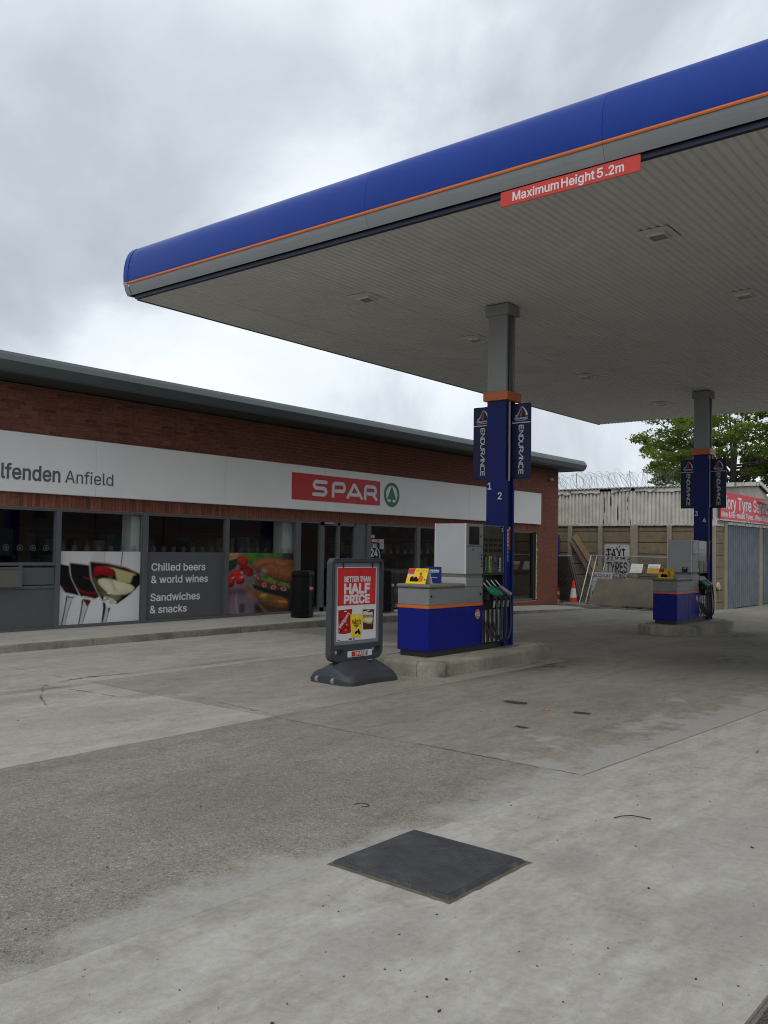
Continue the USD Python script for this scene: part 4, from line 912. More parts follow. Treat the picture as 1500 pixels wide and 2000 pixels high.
print_sheet(pw, 8.505, PZ, 1.70, 1.30, paint(1.70, 1.30, 1.0, 1.30/1.36, lambda u, v: np.ones(u.shape+(3,))*(0.56+0.12*np.exp(-((u-0.6)**2*3+(v-0.2)**2*2)))[..., None]*np.array([0.985, 0.99, 1.0]), LW))
pt = poster('services_poster', 'dark grey window poster lettered Chilled beers and world wines, Sandwiches and snacks', 10.325, 12.265, PZ, 1.48, 'panel_grey')
for s, z, x, w in (('Chilled beers', 1.12, 10.455, 1.325), ('& world wines', 0.88, 10.455, 1.40), ('Sandwiches', 0.535, 10.45, 1.21), ('& snacks', 0.30, 10.445, 0.885)):
    define('lettering', MB().flat(text(s, 0.138, w, True, 0.0008), FY(x, YP-0.0032, z)), 'letter_white', pt)
PW, PH = 1.96, 1.29
pf = poster('sandwich_poster', 'window poster with a photograph of a ham salad sandwich and tomatoes', 12.365, 14.325, PZ, 1.475, 'print_cloth')
q_ = SANDWICH
LS = [(q_['salad'], (0.055, 0.16, 0.016), dict(soft=3, noise=(0.9, 7))), (q_['carrot'], (0.46, 0.22, 0.09), dict(soft=2, round=0.4)), (q_['cucumber'], (0.014, 0.042, 0.016), dict(soft=2, noise=(0.5, 6))), (q_['cucumber_edge'], (0.28, 0.36, 0.20), dict(soft=1.5)),
      (q_['cloth_fold'], (0.30, 0.23, 0.27), dict(soft=2.2)), (q_['cloth_dark'], (0.075, 0.052, 0.07), dict(soft=2.5)), (q_['shade'], (0.02, 0.012, 0.014), dict(soft=5)), (q_['board_low'], (0.07, 0.033, 0.014), dict(soft=2, noise=(0.5, 9), st=0.3)), (q_['board'], (0.22, 0.105, 0.04), dict(soft=1.6, noise=(0.5, 8))),
      ([(0.0, 0.42), (0.22, 0.46), (0.50, 0.40), (0.60, 0.52), (0.30, 0.56), (0.0, 0.52)], (0.05, 0.015, 0.02), dict(soft=6, alpha=0.85)),
      (q_['pepper'], (0.36, 0.022, 0.012), dict(soft=1.8, round=0.8, rs=4)), (q_['tomato_back'], (0.22, 0.012, 0.014), dict(soft=1.6, noise=(0.9, 9))), (q_['tomato_a'], (0.42, 0.018, 0.016), dict(soft=1.2, round=1.0, rs=4)), (q_['tomato_b'], (0.46, 0.02, 0.018), dict(soft=1.0, round=1.0, rs=4)), (q_['tomato_c'], (0.46, 0.02, 0.018), dict(soft=1.0, round=1.0, rs=4))]
for cx_, cz_ in ((0.17, 0.79), (0.41, 0.80), (0.40, 0.90)): LS.append(([(cx_-0.03, cz_), (cx_+0.03, cz_+0.012)], (0.75, 0.55, 0.5), dict(line=0.012, soft=1.5, alpha=0.8)))
LS += [(q_['bun_back'], (0.27, 0.10, 0.035), dict(soft=1.4, round=0.7, rs=7, noise=(0.3, 14))), (q_['dark'], (0.012, 0.014, 0.008), dict(soft=2)), (q_['bottom'], (0.23, 0.085, 0.026), dict(soft=1.6, round=0.6, rs=5, noise=(0.3, 12))), (q_['lettuce_left'], (0.09, 0.15, 0.02), dict(soft=1.5, noise=(1.0, 12))),
       (q_['lettuce'], (0.10, 0.19, 0.022), dict(soft=1.2, noise=(1.3, 13), st=0.6)), (q_['ham'], (0.15, 0.028, 0.036), dict(soft=1.6, noise=(0.8, 13)))]
for k_ in ('ham_fold_a', 'ham_fold_b', 'ham_fold_c', 'ham_end'):
    c0 = np.mean(q_[k_], 0); LS += [(q_[k_], (0.50, 0.26, 0.24), dict(soft=1.0)), ([tuple(c0+(np.array(t_)-c0)*0.62) for t_ in q_[k_]], (0.20, 0.045, 0.05), dict(soft=1.2))]
LS += [(q_['bun_front'], (0.25, 0.088, 0.036), dict(soft=1.2, round=0.9, rs=9, noise=(0.45, 22))), (q_['bun_light'], (0.46, 0.30, 0.26), dict(soft=4, alpha=0.7)), (q_['bun_slit'], (0.44, 0.26, 0.15), dict(soft=2.2, alpha=0.8)), (q_['greens'], (0.10, 0.18, 0.02), dict(soft=1.3, noise=(1.3, 14))), (q_['cheese'], (0.52, 0.30, 0.06), dict(soft=1.2)), (q_['cheese_b'], (0.50, 0.24, 0.06), dict(soft=1.2))]
print_sheet(pf, 12.365, PZ, 1.96, 1.295, paint(1.96, 1.295, 1.96/1.94, 1.295/1.34, lambda u, v: np.array([0.185, 0.135, 0.165])*(0.6+0.5*np.clip(1.1-u*1.1, 0, 1)+0.2*np.sin(u*9+v*14)*0.4)[..., None]*(1-0.75*np.clip((u-0.45)*2, 0, 1))[..., None], LS))
# stickers on the glass right of the door
st = Thing('window_sticker', 'white and red greeting sticker on the glass right of the shop door', 'sticker', (17.0, YG, 1.6))
define('lettering', MB().flat(text('Hello', 0.085, 0.22, True, 0.0008), FY(16.995, YG-0.0022, 1.875)), 'letter_white', st)
define('red_band', MB().box(16.995, 17.30, YG-0.002, YG-0.001, 1.765, 1.845), 'shop_red', st)
define('lettering', MB().flat(text('SPAR', 0.058, 0.19, True, 0.0006), FY(17.10, YG-0.0022, 1.775)), 'letter_white', st)
define('white_band', MB().box(17.30, 17.59, YG-0.002, YG-0.001, 1.765, 1.845).box(17.42, 17.59, YG-0.002, YG-0.001, 1.60, 1.765), 'print_grey', st)
define('fir_logo', MB().poly(ring_logo(0.062, 0.062), FY(17.35, YG-0.002, 1.805), 0, 0.0008), 'logo_green', st)
define('round_mark', MB().poly(Point(0, 0).buffer(0.055, 14).difference(Point(0, 0).buffer(0.042, 14)), FY(17.505, YG-0.002, 1.72), 0, 0.0008), 'shop_red', st)
define('lettering', MB().flat(text('Anfield', 0.085, 0.30, False, 0.0008), FY(16.995, YG-0.0022, 1.66)), 'letter_white', st)
s2 = Thing('window_sticker', 'round white ring sticker with the number 24 on the glass right of the shop door', 'sticker', (17.2, YG, 1.1))
define('ring', MB().poly(Point(0, 0).buffer(0.235, 30).difference(Point(0, 0).buffer(0.215, 30)), FY(17.205, YG-0.002, 1.42), 0, 0.0008), 'letter_white', s2)
define('lettering', MB().flat(text('24', 0.18, 0.29, True, 0.0008), FY(17.055, YG-0.0022, 1.41)), 'letter_white', s2)
define('lettering', MB().flat(text('hours', 0.075, 0.26, True, 0.0008), FY(17.08, YG-0.0022, 1.28)), 'letter_white', s2)

# litter bins
def make_bin(x, y, label, group=None):
    b = Thing('litter_bin', label, 'bin', (x, y, 0.12), rotz=0.25)
    ph = math.pi/8
    define('base', MB().lathe([(0.0, 0.0), (0.225, 0.0), (0.24, 0.02), (0.24, 0.10), (0.26, 0.13), (0.26, 0.20), (0.235, 0.215)], 8, phase=ph), 'bin_black', b, world=False)
    define('body', MB().lathe([(0.232, 0.205), (0.227, 0.60), (0.220, 0.88), (0.21, 0.90)], 8, phase=ph), 'bin_black', b, world=False)
    define('lid', MB().lathe([(0.21, 0.885), (0.236, 0.895), (0.236, 0.935), (0.22, 0.965), (0.18, 0.985), (0.10, 0.995), (0.0, 0.995)], 8, phase=ph), 'bin_black', b, world=False)
    for k in range(8):
        a = ph+2*math.pi*k/8
        define('corner_rib', MB().tube([(0.228*math.cos(a), 0.228*math.sin(a), 0.21), (0.219*math.cos(a), 0.219*math.sin(a), 0.885)], 0.012, 6), 'bin_black', b, world=False)
    for s_ in (-1, 1):
        a = math.radians(-90-0.25*57.3)+s_*math.pi/2
    # sticker on the face towards the forecourt's right
    a = -math.pi/2
    nrm = np.array([math.cos(a), math.sin(a), 0]); rt = np.array([-nrm[1], nrm[0], 0])
    frm = (nrm*0.214, rt, Z)
    st_ = define('sticker', MB().poly(sbox(-0.085, 0.585, 0.095, 0.665), frm, 0, 0.002), 'shop_red', b, world=False)
    define('lettering', MB().flat(text('SPAR', 0.045, 0.12, True, 0.0006), frm, 0.0022).flat(text('SPAR', 0.001, 0.001), frm, 0.0) if False else MB().flat(place(text('SPAR', 0.045, 0.12, True, 0.0006), -0.045, 0.603), frm, 0.0022), 'letter_white', st_, world=False)
    return b
make_bin(13.62, 13.20, 'black eight sided litter bin in front of the sandwich poster')
make_bin(16.42, 13.20, 'black eight sided litter bin half hidden behind the pavement sign')

# ================================================================ CANOPY
ZS = 5.34
CX0, CX1, CY0, CY1 = 7.95, 24.05, -4.2, 11.31
cano = Thing('forecourt_canopy', 'large flat petrol station canopy with curved blue fascia, orange stripe and ribbed pale soffit', 'canopy', (16, 3.5, 5.3))
fp = [(7.862, 5.392), (7.815, 5.47), (7.797, 5.545), (7.784, 5.60), (7.778, 5.69), (7.784, 5.80), (7.802, 5.90), (7.832, 5.99), (7.875, 6.065), (7.93, 6.12), (8.0, 6.15), (8.10, 6.165)]
def sweep_y(prof, y0, y1):
    V = [(x, y0, z) for x, z in prof]+[(x, y1, z) for x, z in prof]; n = len(prof)
    return V, [(i, n+i, n+i+1, i+1) for i in range(n-1)]
def off(prof, d): return [(x-d, z) for x, z in prof]
cuts = [CY1-0.0, 6.64, 3.65, 0.66, -2.33, CY0]
up = [p for p in fp if p[1] >= 5.575]; up = [(7.7905, 5.575)]+up
lo = [p for p in fp if p[1] <= 5.55]
for a, b in zip(cuts[:-1], cuts[1:]):
    pnl = define('fascia_panel', MB().add(*sweep_y(up, b+0.0015, a-0.0015)), 'canopy_blue', cano, smooth=40)
    define('lower_band', MB().add(*sweep_y(lo, b+0.0015, a-0.0015)), 'canopy_grey', pnl, smooth=40)
    define('stripe', MB().add(*sweep_y([(7.789, 5.545), (7.783, 5.56), (7.785, 5.577)], b+0.0015, a-0.0015)), 'canopy_orange', pnl)
# end cap: the same profile, a little proud, with its side closed
capm = MB().add(*sweep_y(off(up, 0.006), CY1+0.003, CY1+0.11)); n = len(up)
capm.add([(x-0.006, CY1+0.11, z) for x, z in up]+[(8.1, CY1+0.11, 5.575)], [(i, i+1, n) for i in range(n-1)])
ec = define('end_cap', capm, 'canopy_blue', cano, smooth=40)
lm = MB().add(*sweep_y(off(lo, 0.006), CY1+0.003, CY1+0.11)); n = len(lo)
lm.add([(x-0.006, CY1+0.11, z) for x, z in lo]+[(8.1, CY1+0.11, 5.4), (8.1, CY1+0.11, 5.55)], [(i, i+1, n) for i in range(n-1)]+[(n-1, n+1, n)])
define('lower_band', lm, 'canopy_grey', ec, smooth=40)
define('stripe', MB().add(*sweep_y([(7.783, 5.545), (7.777, 5.56), (7.779, 5.577)], CY1+0.002, CY1+0.112)), 'canopy_orange', ec)
# shadow gap strip under the fascia and its back
define('gutter_strip', MB().box(7.90, 7.955, CY0, CY1-0.02, ZS+0.0, 5.392), 'gutter_navy', cano)
define('fascia_backing', MB().box(7.93, 8.12, CY0, CY1+0.09, 5.40, 6.10), 'void_black', cano)
define('roof_deck', MB().box(8.13, CX1-0.1, CY0, CY1-0.03, 5.42, 6.02), 'gutter_navy', cano)
define('edge_trim', MB().box(7.96, CX1-0.02, CY1-0.03, CY1, ZS-0.004, 5.415), 'gutter_navy', cano)
define('edge_trim', MB().box(7.96, CX1-0.02, CY1+0.001, CY1+0.012, ZS-0.008, ZS+0.012), 'lamp_housing', cano)
define('edge_trim', MB().box(CX1-0.06, CX1-0.045, CY0, CY1-0.03, ZS+0.012, 5.50), 'void_black', cano)
# ribbed soffit: sheets one metre wide in two lengths
PITCH_R = 0.1
def ribs(y0, y1, x0, x1, dz):
    pr = []
    y = y0
    while y < y1-1e-6:
        for dy, h in ((0.0, 0), (0.046, 0), (0.064, 0.017), (0.082, 0.017)): pr.append((min(y+dy, y1), ZS+dz+h))
        y += PITCH_R
    pr.append((y1, ZS+dz))
    n = len(pr)
    V = [(x0, a, b) for a, b in pr]+[(x1, a, b) for a, b in pr]
    return V, [(i, i+1, n+i+1, n+i) for i in range(n-1)]
k = 0; ytop = CY1-0.03
while ytop > CY0+0.05:
    yb = max(ytop-1.0, CY0); s_ = 0.0015*(k % 2)
    for a, b, dz in ((7.955, 15.9, 0.0), (15.86, CX1-0.03, 0.002)):
        define('soffit_sheet', MB().add(*ribs(yb, ytop, a, b, dz+s_)), 'soffit_white', cano)
    ytop = yb; k += 1
# lights let into the soffit
L0 = None
def canopy_light(x, y):
    t = Thing('canopy_light', None, None, (x, y, ZS))
    h = MB()
    # plate with a window: four strips round the lens, hung just under the ribs
    a, b = 0.24, 0.19
    h.box(x-a, x-0.11, y-b, y+b, ZS-0.010, ZS-0.004, 0.002); h.box(x+0.11, x+a, y-b, y+b, ZS-0.010, ZS-0.004, 0.002)
    h.box(x-0.11, x+0.11, y-b, y-0.10, ZS-0.010, ZS-0.004, 0.002); h.box(x-0.11, x+0.11, y+0.10, y+b, ZS-0.010, ZS-0.004, 0.002)
    define('plate', h, 'lamp_housing', t)
    rim = MB()
    for s_ in (-1, 1):
        rim.box(x+s_*0.108-0.008, x+s_*0.108+0.008, y-0.108, y+0.108, ZS-0.045, ZS-0.0105, 0.003)
        rim.box(x-0.1, x+0.1, y+s_*0.10-0.008, y+s_*0.10+0.008, ZS-0.045, ZS-0.0105, 0.003)
    define('bezel', rim, 'lamp_housing', t)
    define('lens', MB().box(x-0.0995, x+0.0995, y-0.0915, y+0.0915, ZS-0.034, ZS-0.026), 'lamp_lens', t)
    return t
where = [(9.92, 3.93, 'square recessed canopy light nearest the red height sign'), (9.92, 8.38, 'square recessed canopy light left of the nearer pillar'),
         (12.98, 3.87, 'square recessed canopy light at the right edge of the picture, right of the nearer pillar'), (13.0, 8.46, 'recessed canopy light just behind the top of the nearer pillar'),
         (17.15, 8.38, 'recessed canopy light between the two pillars, nearer of the far pair'), (21.35, 8.38, 'farthest recessed canopy light, beside the farther pillar top')]
for x, y, lab in where:
    if L0 is None: L0 = canopy_light(x, y); p = L0.prim; tag(p, lab, 'light', 'lights in the canopy soffit')
    else: copy_of(L0, (x, y, ZS), 0, lab, 'lights in the canopy soffit', 'light')
# height sign
hs = Thing('height_sign', 'long red sign lettered Maximum Height 5.2m on the canopy edge', 'sign', (7.885, 4.05, 5.21))
HX = 7.845
define('board', MB().box(HX, HX+0.012, 3.29, 4.82, 5.212, 5.372, 0.002), 'sticker_red', hs)
hy = 4.82
for s, a, w in (('Maximum', 0.145, 0.535), ('Height', 0.705, 0.36), ('5', 1.09, 0.065), ('.2m', 1.178, 0.19)):
    define('lettering', MB().flat(text(s, 0.088, w, True, 0.001), FX(HX-0.0002, hy-a, 5.252 if s != '.2m' else 5.25)), 'letter_white', hs)

# ---------------------------------------------------------------- pillars
def num_text(t, s, y, z, h, x): define('number', MB().flat(text(s, h, None, True, 0.001), FX(x-0.0015, y, z)), 'letter_white', t)
def pillar(dx, dz, zb, nums, label):
    t = Thing('canopy_pillar', label, 'pillar', (11.47+dx, 7.0, zb), group=None)
    x0, x1, y0, y1 = 11.34+dx, 11.60+dx, 6.83, 7.17
    # two wide plates with a recessed web between them
    m_ = MB().box(x0, x0+0.045, y0, y1, zb, 3.865, 0.006).box(x1-0.045, x1, y0, y1, zb, 3.865, 0.006).box(x0+0.045, x1-0.045, y0+0.035, y1-0.035, zb, 3.865)
    define('lower_cladding', m_, 'pillar_blue', t)
    m_ = MB().box(x0+0.004, x0+0.05, y0+0.004, y1-0.004, 4.0, 5.17, 0.006).box(x1-0.05, x1-0.004, y0+0.004, y1-0.004, 4.0, 5.17, 0.006).box(x0+0.05, x1-0.05, y0+0.045, y1-0.045, 4.0, 5.17)
    define('upper_cladding', m_, 'pillar_grey', t)
    define('cable_strip', MB().box(x0+0.115, x0+0.15, y0+0.012, y0+0.034, 2.66, 3.865, 0.004), 'letter_white', t)
    define('cable_strip', MB().box(x0+0.11, x0+0.155, y0+0.02, y0+0.0445, 4.0, 5.17, 0.004), 'steel_grey', t)
    define('band', MB().box(x0-0.045, x1+0.10, y0-0.045, y1+0.045, 3.868, 4.0, 0.004), 'canopy_orange', t)
    define('collar', MB().box(x0-0.03, x1+0.05, y0-0.035, y1+0.035, 5.165, 5.325, 0.004), 'pillar_grey', t)
    define('base_plate', MB().box(x0-0.05, x1+0.08, y0-0.05, y1+0.05, zb-0.01, zb+0.012, 0.003), 'steel_grey', t)
    num_text(t, nums[0], 7.145, 2.53+dz, 0.10, x0); num_text(t, nums[1], 6.965, 2.38+dz, 0.10, x0)
    # strip of fuel and payment stickers on the forecourt side
    z = 1.97+dz
    for h, m in ((0.05, 'print_yellow'), (0.30, 'sticker_red'), (0.22, 'print_blue')):
        define('sticker', MB().box(x1-0.098, x1-0.052, y0+0.0325, y0+0.0345, z-h+0.004, z, 0.0005), m, t); z -= h
    for k in range(9):
        define('sticker', MB().box(x1-0.145, x1-0.106, y0+0.0325, y0+0.0345, 1.45+dz+0.055*k, 1.495+dz+0.055*k), 'letter_white' if k > 3 else 'clip_blue', t)
    return t
ISL = 0.19
pillar(0.0, 0.0, ISL, ('1', '2'), 'square blue and grey canopy pillar numbered 1 and 2 behind the nearer pump')
pillar(8.86, -0.06, ISL-0.08, ('3', '4'), 'square blue and grey canopy pillar numbered 3 and 4 behind the farther pump')

GL = {'E': ([[(.85, 1), (.12, 1), (0, .88), (0, .12), (.12, 0), (.85, 0)], [(0.0, .5), (.75, .5)]]), 'N': [[(0, 0), (0, 1), (.85, 0), (.85, 1)]], 'D': [[(0, 0), (0, 1), (.6, 1), (.85, .75), (.85, .25), (.6, 0), (0, 0)]],
      'U': [[(0, 1), (0, .25), (.2, 0), (.65, 0), (.85, .25), (.85, 1)]], 'R': [[(0, 0), (0, 1), (.65, 1), (.85, .85), (.85, .6), (.65, .45), (.2, .45)], [(.5, .45), (.85, 0)]], 'A': [[(-.1, 0), (.80, 1), (.85, .9), (.85, 0)]],
      'C': [[(.85, 1), (.2, 1), (0, .8), (0, .2), (.2, 0), (.85, 0)]]}
def glyphs(s, h, w, tk):
    """stroke lettering, total width w"""
    n = len(s); adv = w/(n-0.2); out = []
    for i, c in enumerate(s):
        g = stroke([[(x*adv*0.92, y*h) for x, y in l] for l in GL[c]], tk, 2)
        out.append(affinity.translate(g, i*adv, 0))
    return unary_union(out)
def swoosh(pts, w0, w1):
    P = np.array(pts, float); n = len(P); tt = np.gradient(P, axis=0); tt /= np.linalg.norm(tt, axis=1, keepdims=True); nn = np.c_[-tt[:, 1], tt[:, 0]]
    w = np.linspace(w0, w1, n)[:, None]/2
    return Polygon(np.vstack([P+nn*w, (P-nn*w)[::-1]])).buffer(0)
def flag(name_y0, name_y1, x, dz, label):
    t = Thing('flag_sign', label, 'sign', (x, (name_y0+name_y1)/2, 2.69+dz))
    y0, y1 = name_y0, name_y1; z0, z1 = 2.69+dz, 3.82+dz
    define('board', MB().box(x, x+0.02, y0, y1, z0, z1, 0.003), 'flag_navy', t)
    fr = FX(x-0.0002, y1, z0); W = y1-y0
    define('divider', MB().poly(sbox(0.004, 0.835, W-0.004, 0.848), fr, 0, 0.001), 'letter_white', t)
    cx = W/2
    define('lettering', MB().poly(glyphs('ENDURANCE', 0.070, 0.735, 0.0135), (np.array([x-0.0002, y1-cx+0.035, z0+0.80]), -Z, -Y), 0, 0.001), 'letter_white', t)
    define('lettering', MB().poly(glyphs('ENDURANCE', 0.022, 0.22, 0.006), FX(x-0.0002, y1-cx+0.11, z0+0.895), 0, 0.001).poly(sbox(-0.1, -0.018, 0.09, -0.012), FX(x-0.0002, y1-cx, z0+0.89), 0, 0.001), 'letter_white', t)
    q = lambda *a: [(cx+u, v) for u, v in a]
    define('emblem', MB().poly(swoosh(q((-0.10, 0.935), (-0.065, 0.955), (-0.04, 0.99), (-0.022, 1.03), (-0.012, 1.07)), 0.034, 0.006), fr, 0, 0.001), 'print_grey', t)
    define('emblem', MB().poly(swoosh(q((-0.012, 0.935), (0.002, 0.97), (0.008, 1.01), (0.004, 1.05), (-0.006, 1.08)), 0.034, 0.006), fr, 0, 0.001), 'shop_red', t)
    define('emblem', MB().poly(swoosh(q((0.095, 0.945), (0.085, 0.99), (0.062, 1.03), (0.03, 1.065), (0.004, 1.082)), 0.036, 0.006), fr, 0, 0.001), 'letter_white', t)
    define('bracket', MB().box(x+0.021, x+0.035, y0+0.02, y1-0.02, z0+0.1, z0+0.14).box(x+0.021, x+0.035, y0+0.02, y1-0.02, z1-0.14, z1-0.1), 'steel_grey', t)
flag(7.172, 7.515, 11.50, 0.0, 'navy flag sign lettered ENDURANCE left of the nearer pillar, numbered 1 and 2')
flag(6.505, 6.828, 11.50, 0.0, 'navy flag sign lettered ENDURANCE right of the nearer pillar, numbered 1 and 2')
flag(7.172, 7.53, 20.36, -0.04, 'navy flag sign lettered ENDURANCE left of the farther pillar, numbered 3 and 4')
flag(6.495, 6.828, 20.36, -0.04, 'navy flag sign lettered ENDURANCE right of the farther pillar, numbered 3 and 4')

# ---------------------------------------------------------------- pump islands
def mitre(poly, d):
    P = np.array(poly, float); n = len(P); out = []
    for i in range(n):
        a, b, c = P[i-1], P[i], P[(i+1) % n]
        e1 = (b-a)/np.linalg.norm(b-a); e2 = (c-b)/np.linalg.norm(c-b)
        n1 = np.array([-e1[1], e1[0]]); n2 = np.array([-e2[1], e2[0]])
        m_ = n1+n2; m_ /= np.dot(m_, n1); out.append(b+m_*d)
    return np.array(out)
def island(dx, zt, label, xe=12.40):
    x0, x1, y0, y1 = 8.98+dx, xe+dx, 6.41, 7.62
    c1, c2 = 0.27, 0.36
    out = [(x0+c1, y0), (x1-c2, y0), (x1, y0+c2), (x1, y1-c2), (x1-c2, y1), (x0+c1, y1), (x0, y1-c1), (x0, y0+c1)]
    t = Thing('pump_island', label, 'pump island', ((x0+x1)/2, 7.1, float(gz((x0+x1)/2))))
    lv = [(0.0, None), (0.004, -0.045), (0.030, -0.008), (0.055, 0.0), (0.150, 0.0), (0.150, -0.06)]
    polys = [mitre(out, d) for d, _ in lv]
    for i in range(len(out)):
        j = (i+1) % len(out); L = np.linalg.norm(polys[0][j]-polys[0][i]); k = max(1, round(L/0.915))
        for q in range(k):
            V = []
            for f in np.linspace(q/k, (q+1)/k, 5):
                e = 0.003/L
                ff = min(max(f, q/k+e), (q+1)/k-e)
                for (d, dzv), P in zip(lv, polys):
                    p = P[i]*(1-ff)+P[j]*ff; w = rng.normal(0, 0.0025)
                    V.append((p[0]+w, p[1]+w, float(gz(p[0]))-0.05 if dzv is None else zt+dzv+w))
            m = len(lv); F = [(a*m+b, (a+1)*m+b, (a+1)*m+b+1, a*m+b+1) for a in range(4) for b in range(m-1)]
            F = [tuple(f) for f in F]+[(0, 1, 2, 3), (0, 3, 4, 5)]+[(4*m+3, 4*m+2, 4*m+1, 4*m), (4*m+5, 4*m+4, 4*m+3, 4*m)]
            define('kerb_stone', MB().add(V, F), 'island_concrete', t, smooth=35)
    inn = mitre(out, 0.153); tr = trimesh.creation.triangulate_polygon(Polygon(inn), engine='earcut')
    v2, f = np.array(tr[0]), np.array(tr[1]); V = np.c_[v2, np.full(len(v2), zt-0.006)]
    e1 = V[f[:, 1]]-V[f[:, 0]]; e2 = V[f[:, 2]]-V[f[:, 0]]; fl = (e1[:, 0]*e2[:, 1]-e1[:, 1]*e2[:, 0]) < 0; f[fl] = f[fl][:, ::-1]
    define('top', MB().add(V, f), 'island_concrete', t)
island(0.0, ISL, 'low concrete island with chamfered kerb stones under the nearer pump')
island(8.86, ISL-0.08, 'low concrete island with chamfered kerb stones under the farther pump', 12.12)

# ---------------------------------------------------------------- fuel pump (local space: front faces -y, cabinet starts at x = 0)
def make_pump(loc, label, grp):
    t = Thing('fuel_pump', label, 'fuel pump', loc)
    D = lambda name, mb, m, parent=t, **k: define(name, mb, m, parent, world=False, **k)
    D('plinth', MB().box(0.035, 1.86, 0.03, 0.49, -0.01, 0.075), 'pump_black')
    cb = D('lower_cabinet', MB().box(0.0, 0.655, 0.0, 0.52, 0.075, 0.635, 0.006).box(0.659, 1.315, 0.0, 0.52, 0.075, 0.635, 0.006), 'pump_blue')
    D('stripe', MB().box(-0.002, 1.316, -0.002, 0.522, 0.636, 0.679, 0.003), 'canopy_orange', cb)
    ub = D('upper_band', MB().box(0.0, 1.315, 0.0, 0.52, 0.680, 0.905, 0.006), 'pump_grey')
    for x in (0.055, 1.25): D('lock', MB().lathe([(0.016, 0.0), (0.016, 0.006), (0.0, 0.006)], 14).tm(trimesh.Trimesh([[0, 0, 0], [1e-4, 0, 0], [0, 1e-4, 0]], [[0, 1, 2]])) if False else MB().tube([(x, 0.001, 0.80), (x, -0.006, 0.80)], 0.016, 14), 'screen_black', ub)
    D('counter_top', MB().box(-0.025, 0.855, -0.02, 0.54, 0.908, 0.958, 0.018), 'pump_top')
    # maker's roundel on the front
    frm = (np.array([1.185, -0.0005, 0.515]), X, Z)
    disc = affinity.scale(Point(0, 0).buffer(0.072, 28), 0.86, 1.0)
    em = D('emblem', MB().poly(disc.difference(sbox(-0.1, -0.026, 0.1, 0.026)), frm, 0, 0.0015), 'print_orange')
    D('white_band', MB().poly(disc.intersection(sbox(-0.1, -0.024, 0.1, 0.024)), frm, 0, 0.0015), 'letter_white', em)
    D('lettering', MB().flat(text('Gulf', 0.030, 0.098, True, 0.0006), (frm[0]+np.array([-0.049, 0, -0.015]), X, Z), 0.0016), 'print_blue', em)
    # head: pale end sheet, grey front, dark waist
    hx = 0.872
    D('end_sheet', MB().box(hx, hx+0.02, 0.004, 0.53, 1.085, 1.795, 0.004).box(hx+0.004, hx+0.02, 0.004, 0.53, 0.91, 1.035, 0.004), 'pump_pale')
    D('end_trim', MB().box(hx-0.012, hx+0.0, 0.0, 0.016, 1.09, 1.80, 0.003).box(hx-0.012, hx+0.0, 0.518, 0.534, 1.09, 1.80, 0.003), 'lamp_housing')
    D('waist', MB().box(hx+0.012, 1.315, 0.014, 0.515, 1.036, 1.084), 'pump_top')
    hd = D('head', MB().box(hx+0.021, 1.315, 0.0, 0.53, 1.086, 1.475, 0.004).box(hx+0.021, 1.315, 0.0, 0.53, 1.48, 1.795, 0.004).box(hx+0.021, 1.315, 0.0, 0.53, 0.908, 1.034, 0.004), 'pump_grey')
    sc = D('screen', MB().box(0.945, 1.205, -0.004, 0.01, 1.50, 1.755, 0.002), 'screen_black', hd)
    D('lock', MB().tube([(1.24, 0.001, 1.62), (1.24, -0.006, 1.62)], 0.014, 12), 'pump_black', hd)
    D('lock', MB().tube([(1.05, 0.001, 1.43), (1.05, -0.006, 1.43)], 0.013, 12), 'pump_black', hd)
    for k in range(4): D('button', MB().tube([(1.27, 0.001, 1.195+0.053*k), (1.27, -0.008, 1.195+0.053*k)], 0.016, 12), 'pump_black', hd)
    # meter display behind glass
    bd = D('display_case', MB().box(1.318, 1.875, 0.02, 0.50, 1.09, 1.785, 0.003), 'pump_grey')
    D('display', MB().box(1.33, 1.866, 0.006, 0.0195, 1.10, 1.775, 0.002), 'display_glass', bd)
    for k in range(4):
        for r_ in range(3): D('price_window', MB().box(1.35+0.13*k, 1.44+0.13*k, 0.003, 0.0055, 1.40+0.075*r_, 1.445+0.075*r_), 'screen_black', bd)
    tg = D('number_tag', MB().box(1.795, 1.862, 0.001, 0.0055, 1.685, 1.772), 'screen_black', bd)
    D('lettering', MB().flat(text('2', 0.055, None, True, 0.0006), (np.array([1.812, 0.0008, 1.70]), X, Z)), 'letter_white', tg)
    for k, (m, s, tm) in enumerate((('screen_black', 'Unleaded', 'label_green'), ('label_lime', 'Super', 'screen_black'), ('label_purple', 'Plus', 'screen_black'), ('screen_black', 'Diesel', 'letter_white'))):
        x = 1.345+0.13*k
        lb = D('fuel_label', MB().box(x, x+0.075, 0.001, 0.0055, 1.105, 1.335), m, bd)
        D('lettering', MB().flat(text(s, 0.050, 0.205 if len(s) > 4 else 0.14, True, 0.0006), (np.array([x+0.062, 0.0008, 1.115]), Z, -X)), tm, lb)
    # nozzle boots
    bt = D('nozzle_housing', MB().box(1.318, 1.875, 0.10, 0.50, 0.555, 1.088).box(1.318, 1.335, 0.0, 0.10, 0.555, 1.088).box(1.858, 1.875, 0.0, 0.10, 0.555, 1.088).box(1.318, 1.875, -0.01, 0.10, 1.06, 1.088, 0.004), 'pump_black')
    bay = D('hose_bay', MB().box(1.318, 1.875, 0.09, 0.49, 0.07, 0.553), 'hose_bay')
    for k in range(5):
        x = 1.36+0.118*k
        D('hose_guide', MB().tube([(x, 0.055, 0.09), (x, 0.055, 0.56)], 0.021, 12), 'chrome', bay)
        if k < 4: D('hose_slot', MB().box(x+0.035, x+0.085, 0.083, 0.0895, 0.08, 0.55), 'pump_black', bay)
